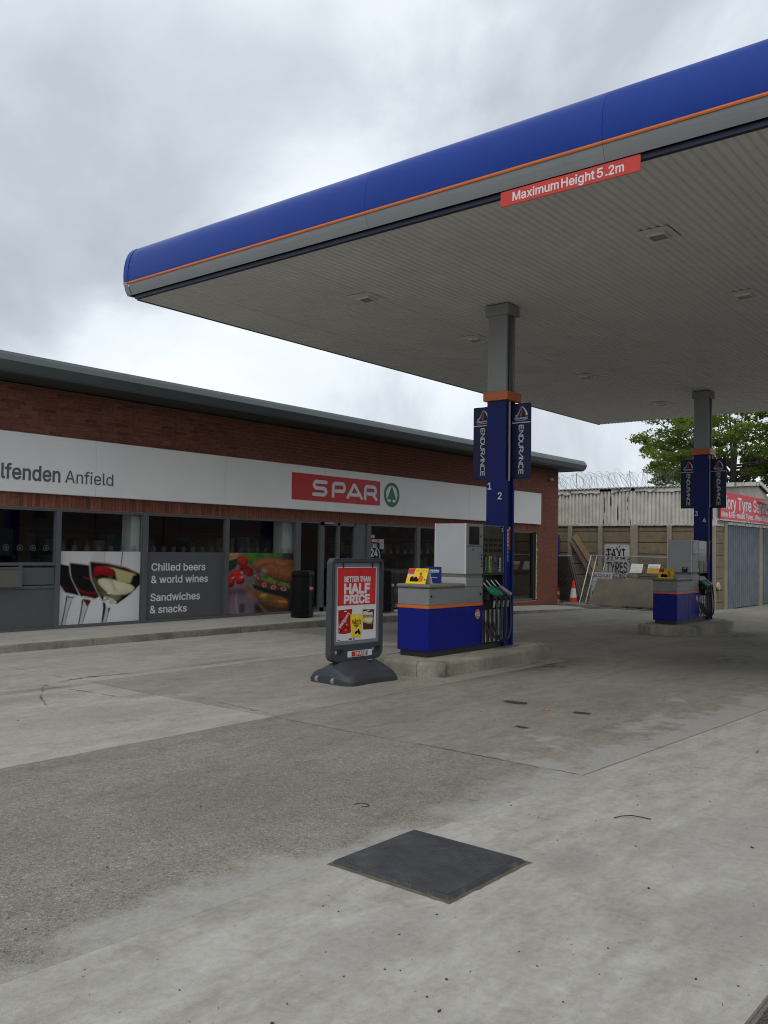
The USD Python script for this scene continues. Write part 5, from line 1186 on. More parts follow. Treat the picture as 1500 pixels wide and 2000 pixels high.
    cols = ('nozzle_green', 'nozzle_green', 'nozzle_black', 'nozzle_grey')
    for k in range(4):
        x = 1.385+0.125*k
        # body as a hull of spheres
        def hull(sp):
            P = []
            for (a, b_, c, r) in sp: P.append(trimesh.creation.icosphere(subdivisions=2).vertices*r+np.array([a, b_, c]))
            return trimesh.convex.convex_hull(np.vstack(P))
        body = MB().tm(hull([(x+0.015, -0.02, 0.885, 0.026), (x+0.065, -0.075, 0.82, 0.040)])).tm(hull([(x+0.065, -0.075, 0.82, 0.038), (x+0.125, -0.11, 0.785, 0.030)]))
        nz = D('nozzle', body, cols[k], smooth=60)
        D('spout', MB().tube([(x-0.03, 0.05, 0.985), (x-0.015, 0.02, 0.945), (x+0.02, -0.025, 0.88)], 0.0125, 10), 'chrome', nz, smooth=60)
        D('trigger_guard', MB().tube([(x+0.06, -0.10, 0.79), (x+0.05, -0.125, 0.75), (x+0.07, -0.135, 0.715), (x+0.10, -0.125, 0.73), (x+0.125, -0.115, 0.765)], 0.009, 8), 'nozzle_black', nz, smooth=60)
        D('boot', MB().box(x-0.015, x+0.055, -0.06, 0.10, 0.70, 0.80, 0.012), 'pump_black', nz)
        D('swivel', MB().tube([(x+0.10, -0.095, 0.70), (x+0.095, -0.085, 0.60)], [0.018, 0.016], 10), 'nozzle_grey', nz, smooth=60)
        # hose hangs in a loop and comes back up to the bay
        dp = (0.17, 0.14, 0.12, 0.10)[k]; s = np.linspace(0, 1, 22); ex = x+0.02 if k < 3 else x-0.12
        hx_ = x+0.112+(ex-x-0.112)*(3*s*s-2*s**3)+0.05*np.sin(s*math.pi)*(1 if k > 2 else 0.12)
        hz_ = 0.76-(0.76-dp)*np.sin(np.minimum(s*1.28, 1)*math.pi/2)+np.where(s > 0.78, (s-0.78)/0.22*0.26, 0)
        hy_ = -0.105-0.05*np.sin(s*math.pi)+0.14*np.maximum(s-0.6, 0)/0.4
        D('hose', MB().tube(np.c_[hx_, hy_, hz_], 0.0155, 8), 'hose_rubber', smooth=60)
    D('side_frame', MB().box(1.876, 1.884, 0.0, 0.5, 0.07, 1.785, 0.002), 'pump_grey')
    return t
P1 = make_pump((9.458, 6.85, ISL), 'nearer blue and grey fuel pump with green nozzles on the island behind the pavement sign', 'fuel pumps under the canopy')
tag(P1.prim, group='fuel pumps under the canopy')
copy_of(P1, (18.318, 6.85, ISL-0.08), 0, 'farther fuel pump in the shade, numbered pillar 3 and 4 behind it', 'fuel pumps under the canopy', 'fuel pump')

# cards standing on the pump counters
def tent_card(x, y, z, wy, label):
    t = Thing('tent_card', label, 'leaflet', (x, y, z))
    h, d = 0.205, 0.085
    def panel(sgn):
        o = np.array([x+sgn*d, 0, z]); 
        return o
    # front leaf faces the entrance (-x) and leans back
    up_ = np.array([d, 0, h])/math.hypot(d, h); frm = (np.array([x-d, y+wy/2, z+0.001]), -Y, up_); H = math.hypot(d, h)
    define('front_leaf', MB().poly(sbox(0, 0, wy, H), frm, 0, 0.003), 'print_yellow', t)
    define('red_corner', MB().poly(Polygon([(0.002, 0.135), (0.10, 0.115), (0.115, H-0.002), (0.002, H-0.002)]), frm, 0.003, 0.0006), 'shop_red', t)
    define('lettering', MB().flat(place(text('Value', 0.032, 0.10, True, 0.0006), 0.006, 0.112), frm, 0.0037), 'letter_white', t)
    define('lettering', MB().flat(place(text('any 2 for £2', 0.026, 0.20, True, 0.0006), 0.13, 0.178), frm, 0.003), 'print_orange', t)
    define('picture', MB().poly(unary_union([sbox(0.06, 0.03, 0.20, 0.075), Point(0.09, 0.075).buffer(0.03), Point(0.15, 0.075).buffer(0.028)]), frm, 0.003, 0.0006), 'print_darkred', t)
    define('picture', MB().poly(unary_union([Point(0.235, 0.085).buffer(0.04), sbox(0.20, 0.03, 0.27, 0.06)]), frm, 0.003, 0.0006), 'print_orange', t)
    define('picture', MB().poly(unary_union([Point(0.22, 0.145).buffer(0.022), sbox(0.29, 0.05, 0.325, 0.07)]), frm, 0.003, 0.0006), 'print_olive', t)
    b = np.array([-d, 0, h])/H
    define('back_leaf', MB().poly(sbox(0, 0, wy, H), (np.array([x+d, y-wy/2, z+0.001]), Y, b), 0, 0.003), 'print_white', t)
    return t
tent_card(9.60, 7.12, ISL+0.958, 0.33, 'yellow and red folded offer card standing on the nearer pump counter')
tent_card(18.46, 7.12, ISL-0.08+0.958, 0.33, 'yellow and red folded offer card standing on the farther pump counter')
bc = Thing('counter_card', 'navy blue card on the nearer pump counter behind the yellow card', 'leaflet', (9.95, 7.12, ISL+0.958))
bx = 9.95
define('card', MB().box(bx, bx+0.006, 7.0, 7.30, ISL+0.959, ISL+1.185, 0.001), 'print_blue', bc)
define('lettering', MB().poly(glyphs('ENDURANCE', 0.022, 0.15, 0.006), FX(bx-0.0005, 7.185, ISL+1.12), 0, 0.001).poly(sbox(0, 0, 0.14, 0.006), FX(bx-0.0005, 7.18, ISL+1.10), 0, 0.001).poly(sbox(0, 0, 0.12, 0.006), FX(bx-0.0005, 7.19, ISL+1.03), 0, 0.001), 'letter_white', bc)
pp = Thing('paper_sheet', 'white sheet of paper lying on the farther pump counter', 'paper', (18.85, 6.95, ISL+0.88))
define('sheet', MB().box(18.55, 19.05, 6.86, 7.02, ISL-0.08+0.960, ISL-0.08+0.966, 0.001), 'print_white', pp)
nt = Thing('notice', 'small notice with a pale border on the end of the farther pump', 'notice', (19.17, 7.0, 1.3))
define('sheet', MB().box(19.164, 19.168, 6.92, 7.07, 1.17, 1.32), 'print_grey', nt); define('print', MB().box(19.161, 19.1635, 6.935, 7.055, 1.185, 1.305), 'screen_black', nt)
define('lettering', MB().flat(text('STOP', 0.024, 0.08, True, 0.0005), FX(19.1605, 7.035, 1.27)), 'letter_white', nt)

# ---------------------------------------------------------------- pavement sign
ab = Thing('pavement_sign', 'free standing grey pavement sign with a red BETTER THAN HALF PRICE poster', 'sign', (8.27, 7.10, 0.0), rotz=-0.05)
A = lambda name, mb, m, parent=ab, **k: define(name, mb, m, parent, world=False, **k)
# moulded base: low dome with four flared corners
nx, ny = 49, 41; V = []; F = []
for i in range(nx):
    for j in range(ny):
        u, v = -1+2*i/(nx-1), -1+2*j/(ny-1)
        # pillow with four lobed corners, waisted on its long sides
        wx = 0.48*(1-0.03*(1-v*v)); wy = 0.40*(1-0.16*(1-u*u)**1.5); x, y = u*wx, v*wy
        e = (abs(u)**4.5+abs(v)**4.5)**(1/4.5)
        edge = np.clip((1-e)/0.10, 0, 1)
        end = np.clip((abs(u)-0.55)/0.45, 0, 1); end = end*end*(3-2*end)
        crown = (0.115+0.150*math.exp(-(v/0.62)**2*1.2))*(1-0.30*end)
        z = crown*(0.50+0.50*math.sin(edge*math.pi/2))
        rr = min(1.0, 1.0/max(e, 1e-6))
        V.append((x*rr, y*rr, max(z, 0.012)))
for i in range(nx-1):
    for j in range(ny-1): p = i*ny+j; F.append((p, p+ny, p+ny+1, p+1))
b_ = MB().add(V, F)
ringi = [i*ny for i in range(nx)]+[(nx-1)*ny+j for j in range(1, ny)]+[i*ny+ny-1 for i in range(nx-2, -1, -1)]+[j for j in range(ny-2, 0, -1)]
RV = [V[i] for i in ringi]; n = len(RV)
b_.add(RV+[(a, b, 0.0) for a, b, c in RV], [(i, n+i, n+(i+1) % n, (i+1) % n) for i in range(n)])
base = A('base', b_, 'board_base', smooth=50)
for y in (-0.10, 0.17): A('wheel', MB().tube([(-0.455, y-0.018, 0.040), (-0.455, y+0.018, 0.040)], 0.040, 16), 'nozzle_grey', base, smooth=40)
A('label', MB().box(0.12, 0.19, -0.125, -0.095, 0.246, 0.2495), 'print_grey', base)
# frame: rounded board with two hand holes
BW, BZ0, BZ1 = 0.92, 0.245, 1.49
outl = sbox(-BW/2+0.11, BZ0+0.11, BW/2-0.11, BZ1-0.11).buffer(0.11, quad_segs=8)
outl = outl.union(sbox(-BW/2+0.07, BZ1-0.3, BW/2-0.07, BZ1-0.07).buffer(0.07, quad_segs=6)).intersection(sbox(-BW/2, BZ0, BW/2, BZ1))
holes = [sbox(x-0.05, 0.345, x+0.05, 0.375).buffer(0.012, quad_segs=4) for x in (-0.33, 0.33)]
recess = sbox(-0.395, 0.455, 0.395, 1.425).buffer(0.012)
body = outl
for h in holes: body = body.difference(h)
O = (np.array([0, 0, 0]), X, Z)
fr0 = MB().poly(body.difference(recess), O, 0.0, 0.045).poly(body.buffer(-0.012).difference(recess.buffer(0.012)), O, 0.0449, 0.012).poly(body, O, -0.045, 0.045)
fr0.poly(body.buffer(-0.012), O, -0.057, 0.012)
frame = A('frame', fr0, 'board_plastic')
A('inner_frame', MB().poly(recess.buffer(-0.002), O, 0.0005, 0.020), 'board_inner')
px0, px1, pz0, pz1 = -0.350, 0.352, 0.490, 1.385
pst = A('poster', MB().poly(sbox(px0, pz0, px1, pz1), O, 0.0206, 0.002), 'poster_white')
A('red_panel', MB().poly(sbox(px0+0.008, 0.918, px1-0.014, pz1-0.012), O, 0.0227, 0.0006), 'poster_red', pst)
for x in (-0.25, 0.27): A('clip', MB().box(x-0.008, x+0.008, -0.034, -0.020, 1.375, 1.43, 0.003), 'pump_black')
def rounded(m, r=0.0): return m
for s, z, h, w in (('BETTER THAN', 1.205, 0.062, 0.46), ('HALF', 1.065, 0.112, 0.455), ('PRICE', 0.945, 0.095, 0.45)):
    A('lettering', MB().poly(heavy(s, h, w, h*(0.055 if h > 0.08 else 0.03), -0.225, z), O, 0.0234, 0.0006), 'letter_white', pst)
# printed packets
k1 = A('sweet_packet', MB().poly(Polygon([(-0.325, 0.865), (-0.085, 0.875), (-0.09, 0.665), (-0.10, 0.585), (-0.20, 0.575), (-0.315, 0.585)]), O, 0.0228, 0.0006), 'print_red', pst)
for i in range(13):
    x, z = rng.uniform(-0.31, -0.11), rng.uniform(0.60, 0.85); A('printed_ball', MB().poly(Point(x, z).buffer(0.012, 6), O, 0.0236, 0.0004), 'print_darkred' if i % 3 else 'print_pink', k1)
A('hanger_slot', MB().poly(sbox(-0.225, 0.843, -0.175, 0.853), O, 0.0236, 0.0004), 'letter_white', k1)
tx = text('Maltesers', 0.045, 0.235, True, 0.0005); c_, s_ = math.cos(0.82), math.sin(0.82); tx.apply_transform(np.array([[c_, -s_, 0, -0.285], [s_, c_, 0, 0.645], [0, 0, 1, 0], [0, 0, 0, 1]]))
A('lettering', MB().flat(tx, O, 0.0242), 'letter_white', k1)
k3 = A('sweet_packet', MB().poly(Polygon([(0.105, 0.86), (0.315, 0.855), (0.305, 0.615), (0.295, 0.605), (0.12, 0.61)]), O, 0.0228, 0.0006), 'print_brown', pst)
A('cream_swirl', MB().poly(Polygon([(0.112, 0.83), (0.16, 0.84), (0.23, 0.815), (0.285, 0.825), (0.29, 0.72), (0.27, 0.69), (0.20, 0.70), (0.115, 0.72)]), O, 0.0236, 0.0004), 'print_pale', k3)
A('caramel_swirl', MB().poly(Polygon([(0.115, 0.718), (0.20, 0.699), (0.27, 0.689), (0.29, 0.70), (0.29, 0.68), (0.22, 0.675), (0.115, 0.70)]), O, 0.0236, 0.0004), 'print_cheese', k3)
A('hanger_slot', MB().poly(sbox(0.185, 0.838, 0.235, 0.848), O, 0.0242, 0.0004), 'letter_white', k3)
A('lettering', MB().flat(place(text('Minstrels', 0.04, 0.165, True, 0.0005), 0.118, 0.755), O, 0.0242), 'print_brown', k3)
k2 = A('sweet_packet', MB().poly(Polygon([(-0.115, 0.81), (0.115, 0.805), (0.10, 0.66), (0.085, 0.53), (-0.02, 0.52), (-0.085, 0.53), (-0.105, 0.66)]), O, 0.0246, 0.0006), 'print_yellow', pst)
A('hanger_slot', MB().poly(sbox(-0.025, 0.775, 0.03, 0.787), O, 0.0254, 0.0004), 'letter_white', k2)
A('brown_shield', MB().poly(Polygon([(-0.06, 0.675), (0.05, 0.68), (0.0, 0.64)]), O, 0.0254, 0.0004), 'print_olive', k2)
A('lettering', MB().flat(place(text("m&m's", 0.062, 0.155, True, 0.0005), -0.082, 0.685), O, 0.026), 'screen_black', k2)
A('sweet_shapes', MB().poly(unary_union([Point(0.03, 0.60).buffer(0.025), Point(-0.01, 0.585).buffer(0.022), Point(0.05, 0.575).buffer(0.02)]), O, 0.0254, 0.0004), 'print_darkred', k2)
A('sweet_shapes', MB().poly(unary_union([Point(-0.035, 0.605).buffer(0.018), Point(0.005, 0.615).buffer(0.014)]), O, 0.0258, 0.0004), 'print_pale', k2)
A('lettering', MB().flat(place(text('£1', 0.036, 0.042, True, 0.0005), -0.06, 0.497), O, 0.0227).poly(sbox(-0.13, 0.499, -0.075, 0.517), O, 0.0227, 0.0005).poly(sbox(-0.33, 0.500, -0.285, 0.508), O, 0.0227, 0.0005).poly(sbox(-0.33, 0.493, -0.15, 0.495), O, 0.0227, 0.0005), 'screen_black', pst)
bg = A('badge', MB().poly(sbox(-0.175, 0.305, 0.235, 0.355).buffer(0.012), O, 0.0572, 0.004), 'poster_white')
A('red_panel', MB().poly(sbox(-0.12, 0.298, 0.105, 0.362), O, 0.0613, 0.0006), 'shop_red', bg)
tw = text('SPAR', 0.044, 0.155, True, 0.0006)
A('lettering', MB().flat(place(tw, -0.062, 0.308), O, 0.062), 'letter_white', bg)
A('fir_logo', MB().poly(affinity.translate(ring_logo(0.056, 0.062), 0.145, 0.33), O, 0.0613, 0.0006), 'logo_green', bg)

# ================================================================ TYRE WORKSHOP BEHIND
WX, WY = 30.0, 9.97
ty = Thing('tyre_workshop', 'old concrete panel workshop with rusting white corrugated cladding and blue grey doors', 'building', (33, 13, -0.3))
zb = -0.45
posts = [(9.97, 10.12), (11.40, 11.57), (12.62, 12.90), (13.96, 14.13), (15.17, 15.34), (16.4, 16.57), (17.6, 17.8)]
for a, b in posts: define('post', MB().box(WX-0.055, WX+0.14, a, b, zb, 2.545, 0.015), 'post_concrete', ty)
for (a, b), (c, d) in zip(posts[:-1], posts[1:]):
    z = zb; k = 0
    while z < 2.5:
        h = min(0.395, 2.54-z); define('wall_panel', MB().box(WX+0.02+rng.uniform(-0.004, 0.004), WX+0.10, b+0.005, c-0.005, z+0.014, z+h, 0.012), 'panel_concrete', ty); z += 0.40
define('wall_core', MB().box(WX+0.085, WX+0.13, 10.1, 17.7, zb, 2.54).box(30.3, 37.4, WY+0.12, WY+0.16, zb, 3.7).box(37.3, 37.4, WY+0.2, 17.7, zb, 3.9).box(30.2, 37.3, 17.6, 17.7, zb, 3.9), 'joint_dirt', ty)
def corrugated(n0, n1, z0, z1, pitch, depth, along):
    """sheet with trapezoid ribs; along 'y': faces -x at x = WX; along 'x': faces -y at y = WY"""
    pr = []; s = n0
    while s < n1-1e-6:
        for d, h in ((0, 0), (0.30*pitch, 0), (0.40*pitch, depth), (0.90*pitch, depth)): pr.append((min(s+d, n1), h))
        s += pitch
    pr.append((n1, 0)); n = len(pr)
    f = (lambda s_, h, z: (WX-h, s_, z)) if along == 'y' else (lambda s_, h, z: (s_, WY-h, z))
    V = [f(a, h, z0) for a, h in pr]+[f(a, h, z1) for a, h in pr]
    F = [(i, n+i, n+i+1, i+1) for i in range(n-1)]
    return V, (F if along == 'y' else [tuple(q[::-1]) for q in F])
y = WY
while y < 17.6:
    define('cladding_sheet', MB().add(*corrugated(y+0.004, min(y+0.976, 17.7), 2.57+rng.uniform(-0.01, 0.01), 3.80, 0.139, 0.062, 'y')), 'white_cladding', ty); y += 0.98
define('sill_rail', MB().box(WX-0.045, WX+0.1, WY, 17.7, 2.545, 2.572, 0.004), 'white_barge', ty)
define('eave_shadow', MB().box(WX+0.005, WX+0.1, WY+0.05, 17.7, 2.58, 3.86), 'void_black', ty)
for y_, z0_, z1_, w_ in ((13.86, 3.05, 3.62, 0.035), (13.62, 3.30, 3.66, 0.05), (13.36, 2.78, 3.28, 0.035), (12.98, 3.40, 3.60, 0.04), (13.0, 3.12, 3.28, 0.03), (12.88, 2.60, 2.80, 0.03), (13.9, 2.62, 2.80, 0.03)):
    define('tear', MB().poly(Polygon([(-y_-w_/2, z0_), (-y_, z0_-0.03), (-y_+w_/2, z0_+0.06), (-y_+w_*0.4, z1_-0.08), (-y_, z1_), (-y_-w_*0.5, z1_-0.05)]), (np.array([WX-0.0635, 0, 0]), -Y, Z), 0, 0.002), 'void_black', ty)
# torn bargeboard under the roof edge
def barge(y0, y1, seed, keep=1.0):
    r = np.random.default_rng(seed); n = max(int((y1-y0)/0.12), 3); ys = np.linspace(y0, y1, n)
    low = [(-(yy), 3.80-0.055*keep+r.normal(0, 0.022)+0.02*math.sin(yy*3.1)) for yy in ys]
    pl = Polygon([(-y0, 3.875), (-y1, 3.875)]+low[::-1]).buffer(0)
    define('bargeboard', MB().poly(pl, (np.array([WX-0.085, 0, 0]), -Y, Z), 0, 0.012), 'white_barge', ty)
for i, (a, b, kp) in enumerate(((9.95, 10.9, 1.0), (10.95, 12.7, 1.1), (12.85, 13.6, 0.4), (14.05, 15.2, 1.2), (15.25, 16.3, 1.5), (16.35, 17.7, 1.2))): barge(a, b, 30+i, kp)
# roof: corrugated sheets, low gable with its ridge running away from the road
def roof_sheet(y0, y1):
    def zr(x): return 3.90+0.082*(x-WX) if x < 35.0 else 3.90+0.082*5.0-0.10*(x-35.0)
    xs = [WX-0.14, 32.5, 35.0, 37.5]; n = 0; V = []; yy = np.arange(y0, y1+1e-6, 0.037)
    for x in xs:
        for q in yy: V.append((x, q, zr(x)+0.022*math.sin(q/0.148*2*math.pi)))
    m = len(yy); F = [(i*m+j, (i+1)*m+j, (i+1)*m+j+1, i*m+j+1) for i in range(3) for j in range(m-1)]
    return V, F
y = WY-0.12
while y < 17.5: define('roof_sheet', MB().add(*roof_sheet(y, y+1.036)), 'asbestos_roof', ty); y += 1.036
# front: blocks, posts, doors
define('post', MB().box(30.0, 30.16, WY-0.02, WY+0.12, zb, 2.55, 0.012), 'post_concrete', ty)
z = zb
while z < 2.4: define('block', MB().box(30.17, 30.93, WY-0.005+rng.uniform(-0.004, 0.004), WY+0.12, z+0.008, min(z+0.40, 2.54)-0.004, 0.01), 'panel_concrete', ty); z += 0.40
for a, b in ((30.95, 31.22), (35.02, 35.36)): define('post', MB().box(a, b, WY-0.06, WY+0.1, zb, 2.62, 0.015), 'post_concrete', ty)
for a, b in ((31.25, 33.1), (33.12, 35.0), (35.39, 37.4)):
    define('door', MB().add(*[(lambda VF: (np.array(VF[0])+[0, 0.03, 0], VF[1]))(corrugated(a, b, -0.30, 2.60, 0.24, 0.035, 'x'))][0]), 'blue_door', ty)
define('lintel', MB().box(30.2, 37.4, WY-0.03, WY+0.1, 2.62, 2.74, 0.006), 'white_barge', ty)
define('cladding_sheet', MB().add(*corrugated(30.0, 31.35, 2.55, 2.80, 0.10, 0.03, 'x')), 'white_cladding', ty)
gab = Polygon([(30.0, 2.76), (37.4, 2.76), (37.4, 3.62), (35.0, 4.24), (30.0, 3.86)])
define('gable', MB().poly(gab, (np.array([0, WY+0.05, 0]), X, Z), 0, 0.02), 'white_cladding', ty)
for k in range(60):
    x = 30.05+0.12*k; zt = (3.84+0.078*(x-30)) if x < 35 else 4.21-0.255*(x-35)
    define('gable_rib', MB().box(x, x+0.06, WY-0.0, WY+0.029, 3.6, zt-0.03, 0.006), 'white_cladding', ty) if zt > 3.7 else None
define('bargeboard', MB().poly(Polygon([(29.85, 3.83), (35.0, 4.22), (37.5, 3.60), (37.5, 3.75), (35.0, 4.36), (29.85, 3.97)]), (np.array([0, WY-0.10, 0]), X, Z), 0, 0.03), 'white_barge', ty)
aw = MB(); n = 22
V = [(34.6+0.13*i, WY-0.16-0.0*i, 3.60+0.03*math.sin(i*1.9)+0.012*i) for i in range(n)]+[(34.4+0.13*i, WY-0.75, 3.36+0.03*math.sin(i*1.9)+0.012*i+(0.02 if i % 3 else -0.03)) for i in range(n)]
define('awning', aw.add(V, [(i, i+1, n+i+1, n+i) for i in range(n-1)]), 'timber_grey', ty)
rs = Thing('workshop_sign', 'red sign with white lettering of the tyre service over the workshop doors', 'sign', (34, WY-0.1, 2.75))
define('board', MB().box(30.42, 38.4, WY-0.10, WY-0.05, 2.79, 3.725, 0.004), 'tyre_sign_red', rs)
define('edge_trim', MB().box(30.40, 38.42, WY-0.11, WY-0.045, 2.745, 2.785, 0.003), 'white_barge', rs)
for s_, x, w in (('Priory', 30.30, 1.74), ('Tyre', 32.22, 1.58), ('Services', 34.05, 2.62)): define('lettering', MB().flat(text(s_, 0.43, w, True, 0.004), FY(x, WY-0.1005, 3.165)), 'letter_white', rs)
define('lettering', MB().flat(text('New & Re-mould Tyres . Wheel Balancing', 0.19, 6.3, True, 0.004), FY(30.46, WY-0.1005, 2.875)), 'letter_white', rs)
# razor wire coil along the eave
rz = Thing('razor_wire', 'loose coils of razor wire along the workshop roof edge', 'razor wire', (WX+0.25, 13.8, 3.95))
for ph, r0, nt_, seed in ((0.0, 0.29, 29, 3), (1.7, 0.25, 26, 4), (3.6, 0.27, 19, 8)):
    r_ = np.random.default_rng(seed); s = np.linspace(0, 1, nt_*16); a = 2*math.pi*nt_*s+ph
    nz = np.interp(s, np.linspace(0, 1, 40), r_.normal(0, 0.05, 40)); ny_ = np.interp(s, np.linspace(0, 1, 60), r_.normal(0, 0.10, 60))
    yy = 10.7+6.8*s+ny_+0.12*np.sin(a*0.5); rr = r0+nz*0.7
    define('coil', MB().tube(np.c_[WX+0.25+rr*np.cos(a), yy+0.10*np.sin(a), 4.22+nz+rr*np.sin(a)], 0.0042, 4), 'razor_wire', rz)
for q in (10.9, 13.0, 15.1, 17.2): define('stake', MB().tube([(WX+0.22, q, 3.9), (WX+0.2, q+0.03, 4.55)], 0.012, 6), 'razor_wire', rz)
# painted board on the wall
tb = Thing('painted_board', 'peeling white board painted TAXI TYRES in black, on the workshop wall', 'sign', (WX-0.05, 13.38, 0.6))
define('board', MB().box(WX-0.06, WX-0.035, 12.91, 13.86, 0.45, 1.88, 0.004), 'peeling_white', tb)
for s, z, h, w in (('TAXI', 1.36, 0.36, 0.72), ('TYRES', 0.88, 0.36, 0.80), ('Remoulds', 0.62, 0.15, 0.74)): define('lettering', MB().flat(text(s, h, w, True, 0.002), FX(WX-0.0602, 13.79, z)), 'screen_black', tb)
bb = Thing('blue_board', 'blue upright board against the workshop wall beside the shop corner', 'board', (WX-0.06, 15.85, 1.5)); define('board', MB().box(WX-0.08, WX-0.05, 15.66, 15.98, -0.3, 2.22, 0.006), 'board_blue', bb)
wl_ = Thing('wall_lamp', 'small orange and white round lamp low on the workshop corner', 'lamp', (WX+0.3, WY-0.1, 0.55))
define('rim', MB().tube([(30.28, WY-0.03, 0.52), (30.28, WY-0.07, 0.52)], 0.12, 18), 'cone_white', wl_, smooth=40); define('lens', MB().tube([(30.26, WY-0.07, 0.50), (30.26, WY-0.10, 0.50)], 0.10, 18), 'lamp_orange', wl_, smooth=40)
define('cable', MB().tube([(30.30, WY-0.03, 0.42), (30.34, WY-0.03, 0.2), (30.33, WY-0.03, 0.05)], 0.008, 6), 'hose_rubber', wl_)
tt_ = Thing('tyre', 'black tyre standing at the right edge of the picture before the workshop door', 'tyre', (35.7, 9.5, -0.3))
pr_ = [(0.19, -0.09), (0.30, -0.10), (0.325, -0.07), (0.33, 0.0), (0.325, 0.07), (0.30, 0.10), (0.19, 0.09), (0.17, 0.0), (0.19, -0.09)]
tl = MB().lathe(pr_, 28); v = np.vstack(tl.v); tl.v = [np.c_[v[:, 0], v[:, 2], v[:, 1]]+[35.75, 9.5, float(gz(35.75))+0.31]]; define('tread', tl, 'tyre_rubber', tt_, smooth=40)

# ---------------------------------------------------------------- fence panels, boards and oddments in the yard
YGR = float(gz(28.5))-0.02
F0 = None
def fence_panel(loc, label, lean, rot=0.0, wr=0.0026):
    """temporary mesh fence panel, 3.45 by 2.0 m, its foot along local y, leaning towards local +x"""
    t = Thing('mesh_fence', label, 'fence', loc, rotz=rot, group=None)
    dx = math.sin(lean); dz = math.cos(lean); P = lambda s, h: (dx*h, s, dz*h)
    W, H = 3.45, 2.0
    fr = [P(0, 0), P(0, H)]
    D = lambda n_, mb, m, **k: define(n_, mb, m, t, world=False, **k)
    D('upright', MB().tube([P(0, 0), P(0, H)], 0.021, 8), 'galvanised'); D('upright', MB().tube([P(W, 0), P(W, H)], 0.021, 8), 'galvanised')
    D('rail', MB().tube([P(0, H-0.03), P(W, H-0.03)], 0.021, 8), 'galvanised'); D('rail', MB().tube([P(0, 0.15), P(W, 0.15)], 0.019, 8), 'galvanised')
    wm = MB()
    for k in range(1, 70): wm.tube([P(W*k/70, 0.16), P(W*k/70, H-0.04)], wr, 3, False)
    for k in range(1, 9): wm.tube([P(0.02, 0.15+k*0.205), P(W-0.02, 0.15+k*0.205)], wr, 3, False)
    D('wire_mesh', wm, 'fence_mesh')
    D('clip', MB().box(-0.05+dx*1.72, 0.05+dx*1.72, -0.05, 0.09, dz*1.72-0.03, dz*1.72+0.03, 0.01), 'clip_blue')
    return t
# leaning back against the workshop wall (+x)
fB = fence_panel((27.98, 10.45, YGR), 'grey mesh fence panel leaning to the wall behind the brown board, frontmost of its stack', 0.50)
copy_of(fB, (28.10, 10.28, YGR), 0, 'grey mesh fence panel leaning to the wall, second of the stack behind the brown board', None, 'fence')
copy_of(fB, (28.24, 9.98, YGR), 0, 'grey mesh fence panel leaning to the wall, rearmost of the stack behind the brown board', None, 'fence')
# leaning the other way, on the end of the shop
fA = None
for i, (lx, ly, lab) in enumerate(((28.12, 17.22, 'grey mesh fence panel leaning on the end of the shop, nearest the traffic cone'), (28.26, 17.36, 'grey mesh fence panel leaning on the end of the shop, middle of its stack'), (28.40, 17.50, 'grey mesh fence panel leaning on the end of the shop, third of its stack'), (28.52, 17.42, 'grey mesh fence panel leaning on the end of the shop, rearmost of its stack'))):
    if fA is None: fA = fence_panel((lx, ly, YGR), lab, 0.50, math.pi, 0.009)
    else: copy_of(fA, (lx, ly, YGR), math.pi, lab, None, 'fence')
br = Thing('board', 'large brown weathered board leaning on the fence panels beside the farther pump', 'board', (27.75, 12.0, YGR))
a_ = math.radians(28); Up = np.array([math.sin(a_), 0, math.cos(a_)])
define('sheet', MB().poly(Polygon([(0.0, 0.06), (0.08, 1.03), (2.5, 1.05), (2.55, 0.0), (1.2, 0.02)]), (np.array([27.62, 13.34, YGR+0.06]), -Y, Up), 0, 0.022), 'ply_board', br)
md_ = Thing('parking_board', 'white board with blue lettering MATCH DAY CAR PARK half hidden behind the brown board', 'sign', (28.4, 13.6, YGR))
a2 = math.radians(9); U2 = np.array([math.sin(a2), 0, math.cos(a2)]); fm_ = (np.array([28.62, 13.80, YGR+0.02]), -Y, U2)
define('board', MB().poly(sbox(0, 0, 0.78, 1.16), fm_, 0, 0.02), 'cone_white', md_)
for s, x, z, h, w in (('MATCH DAY', 0.05, 0.98, 0.13, 0.66), ('CAR', 0.22, 0.60, 0.19, 0.40), ('PARK', 0.06, 0.26, 0.22, 0.60)): define('lettering', MB().flat(place(text(s, h, w, True, 0.002), x, z), fm_, 0.0202), 'board_blue', md_)
def plank(pts, w, th, name, m, label, cat='plank'):
    p, q = np.array(pts[0], float), np.array(pts[1], float); d = (q-p); L = np.linalg.norm(d); d /= L
    nrm = np.array(pts[2], float); nrm -= d*np.dot(d, nrm); nrm /= np.linalg.norm(nrm); u = np.cross(nrm, d)
    t = Thing(name, label, cat, tuple(p)); define('timber', MB().poly(sbox(0, -w/2, L, w/2), (p, d, u), 0, th), m, t)
plank(((29.9, 15.02, 2.2), (29.55, 13.15, -0.25), (-1, 0, 0.15)), 0.20, 0.05, 'plank', 'timber', 'pale timber plank leaning slantwise on the workshop wall')
plank(((29.93, 15.18, 2.05), (29.6, 13.5, -0.25), (-1, 0, 0.15)), 0.16, 0.04, 'plank', 'timber_grey', 'grey weathered plank leaning just behind the pale slanting plank')
plank(((27.35, 14.1, YGR+0.005), (27.05, 10.4, YGR+0.005), (0, 0, 1)), 0.22, 0.06, 'plank', 'timber_grey', 'long grey plank lying on the ground in front of the brown board')
plank(((27.0, 13.9, YGR+0.005), (26.75, 11.5, YGR+0.005), (0, 0, 1)), 0.20, 0.04, 'plank', 'timber_grey', 'shorter grey plank lying on the ground nearest the forecourt')
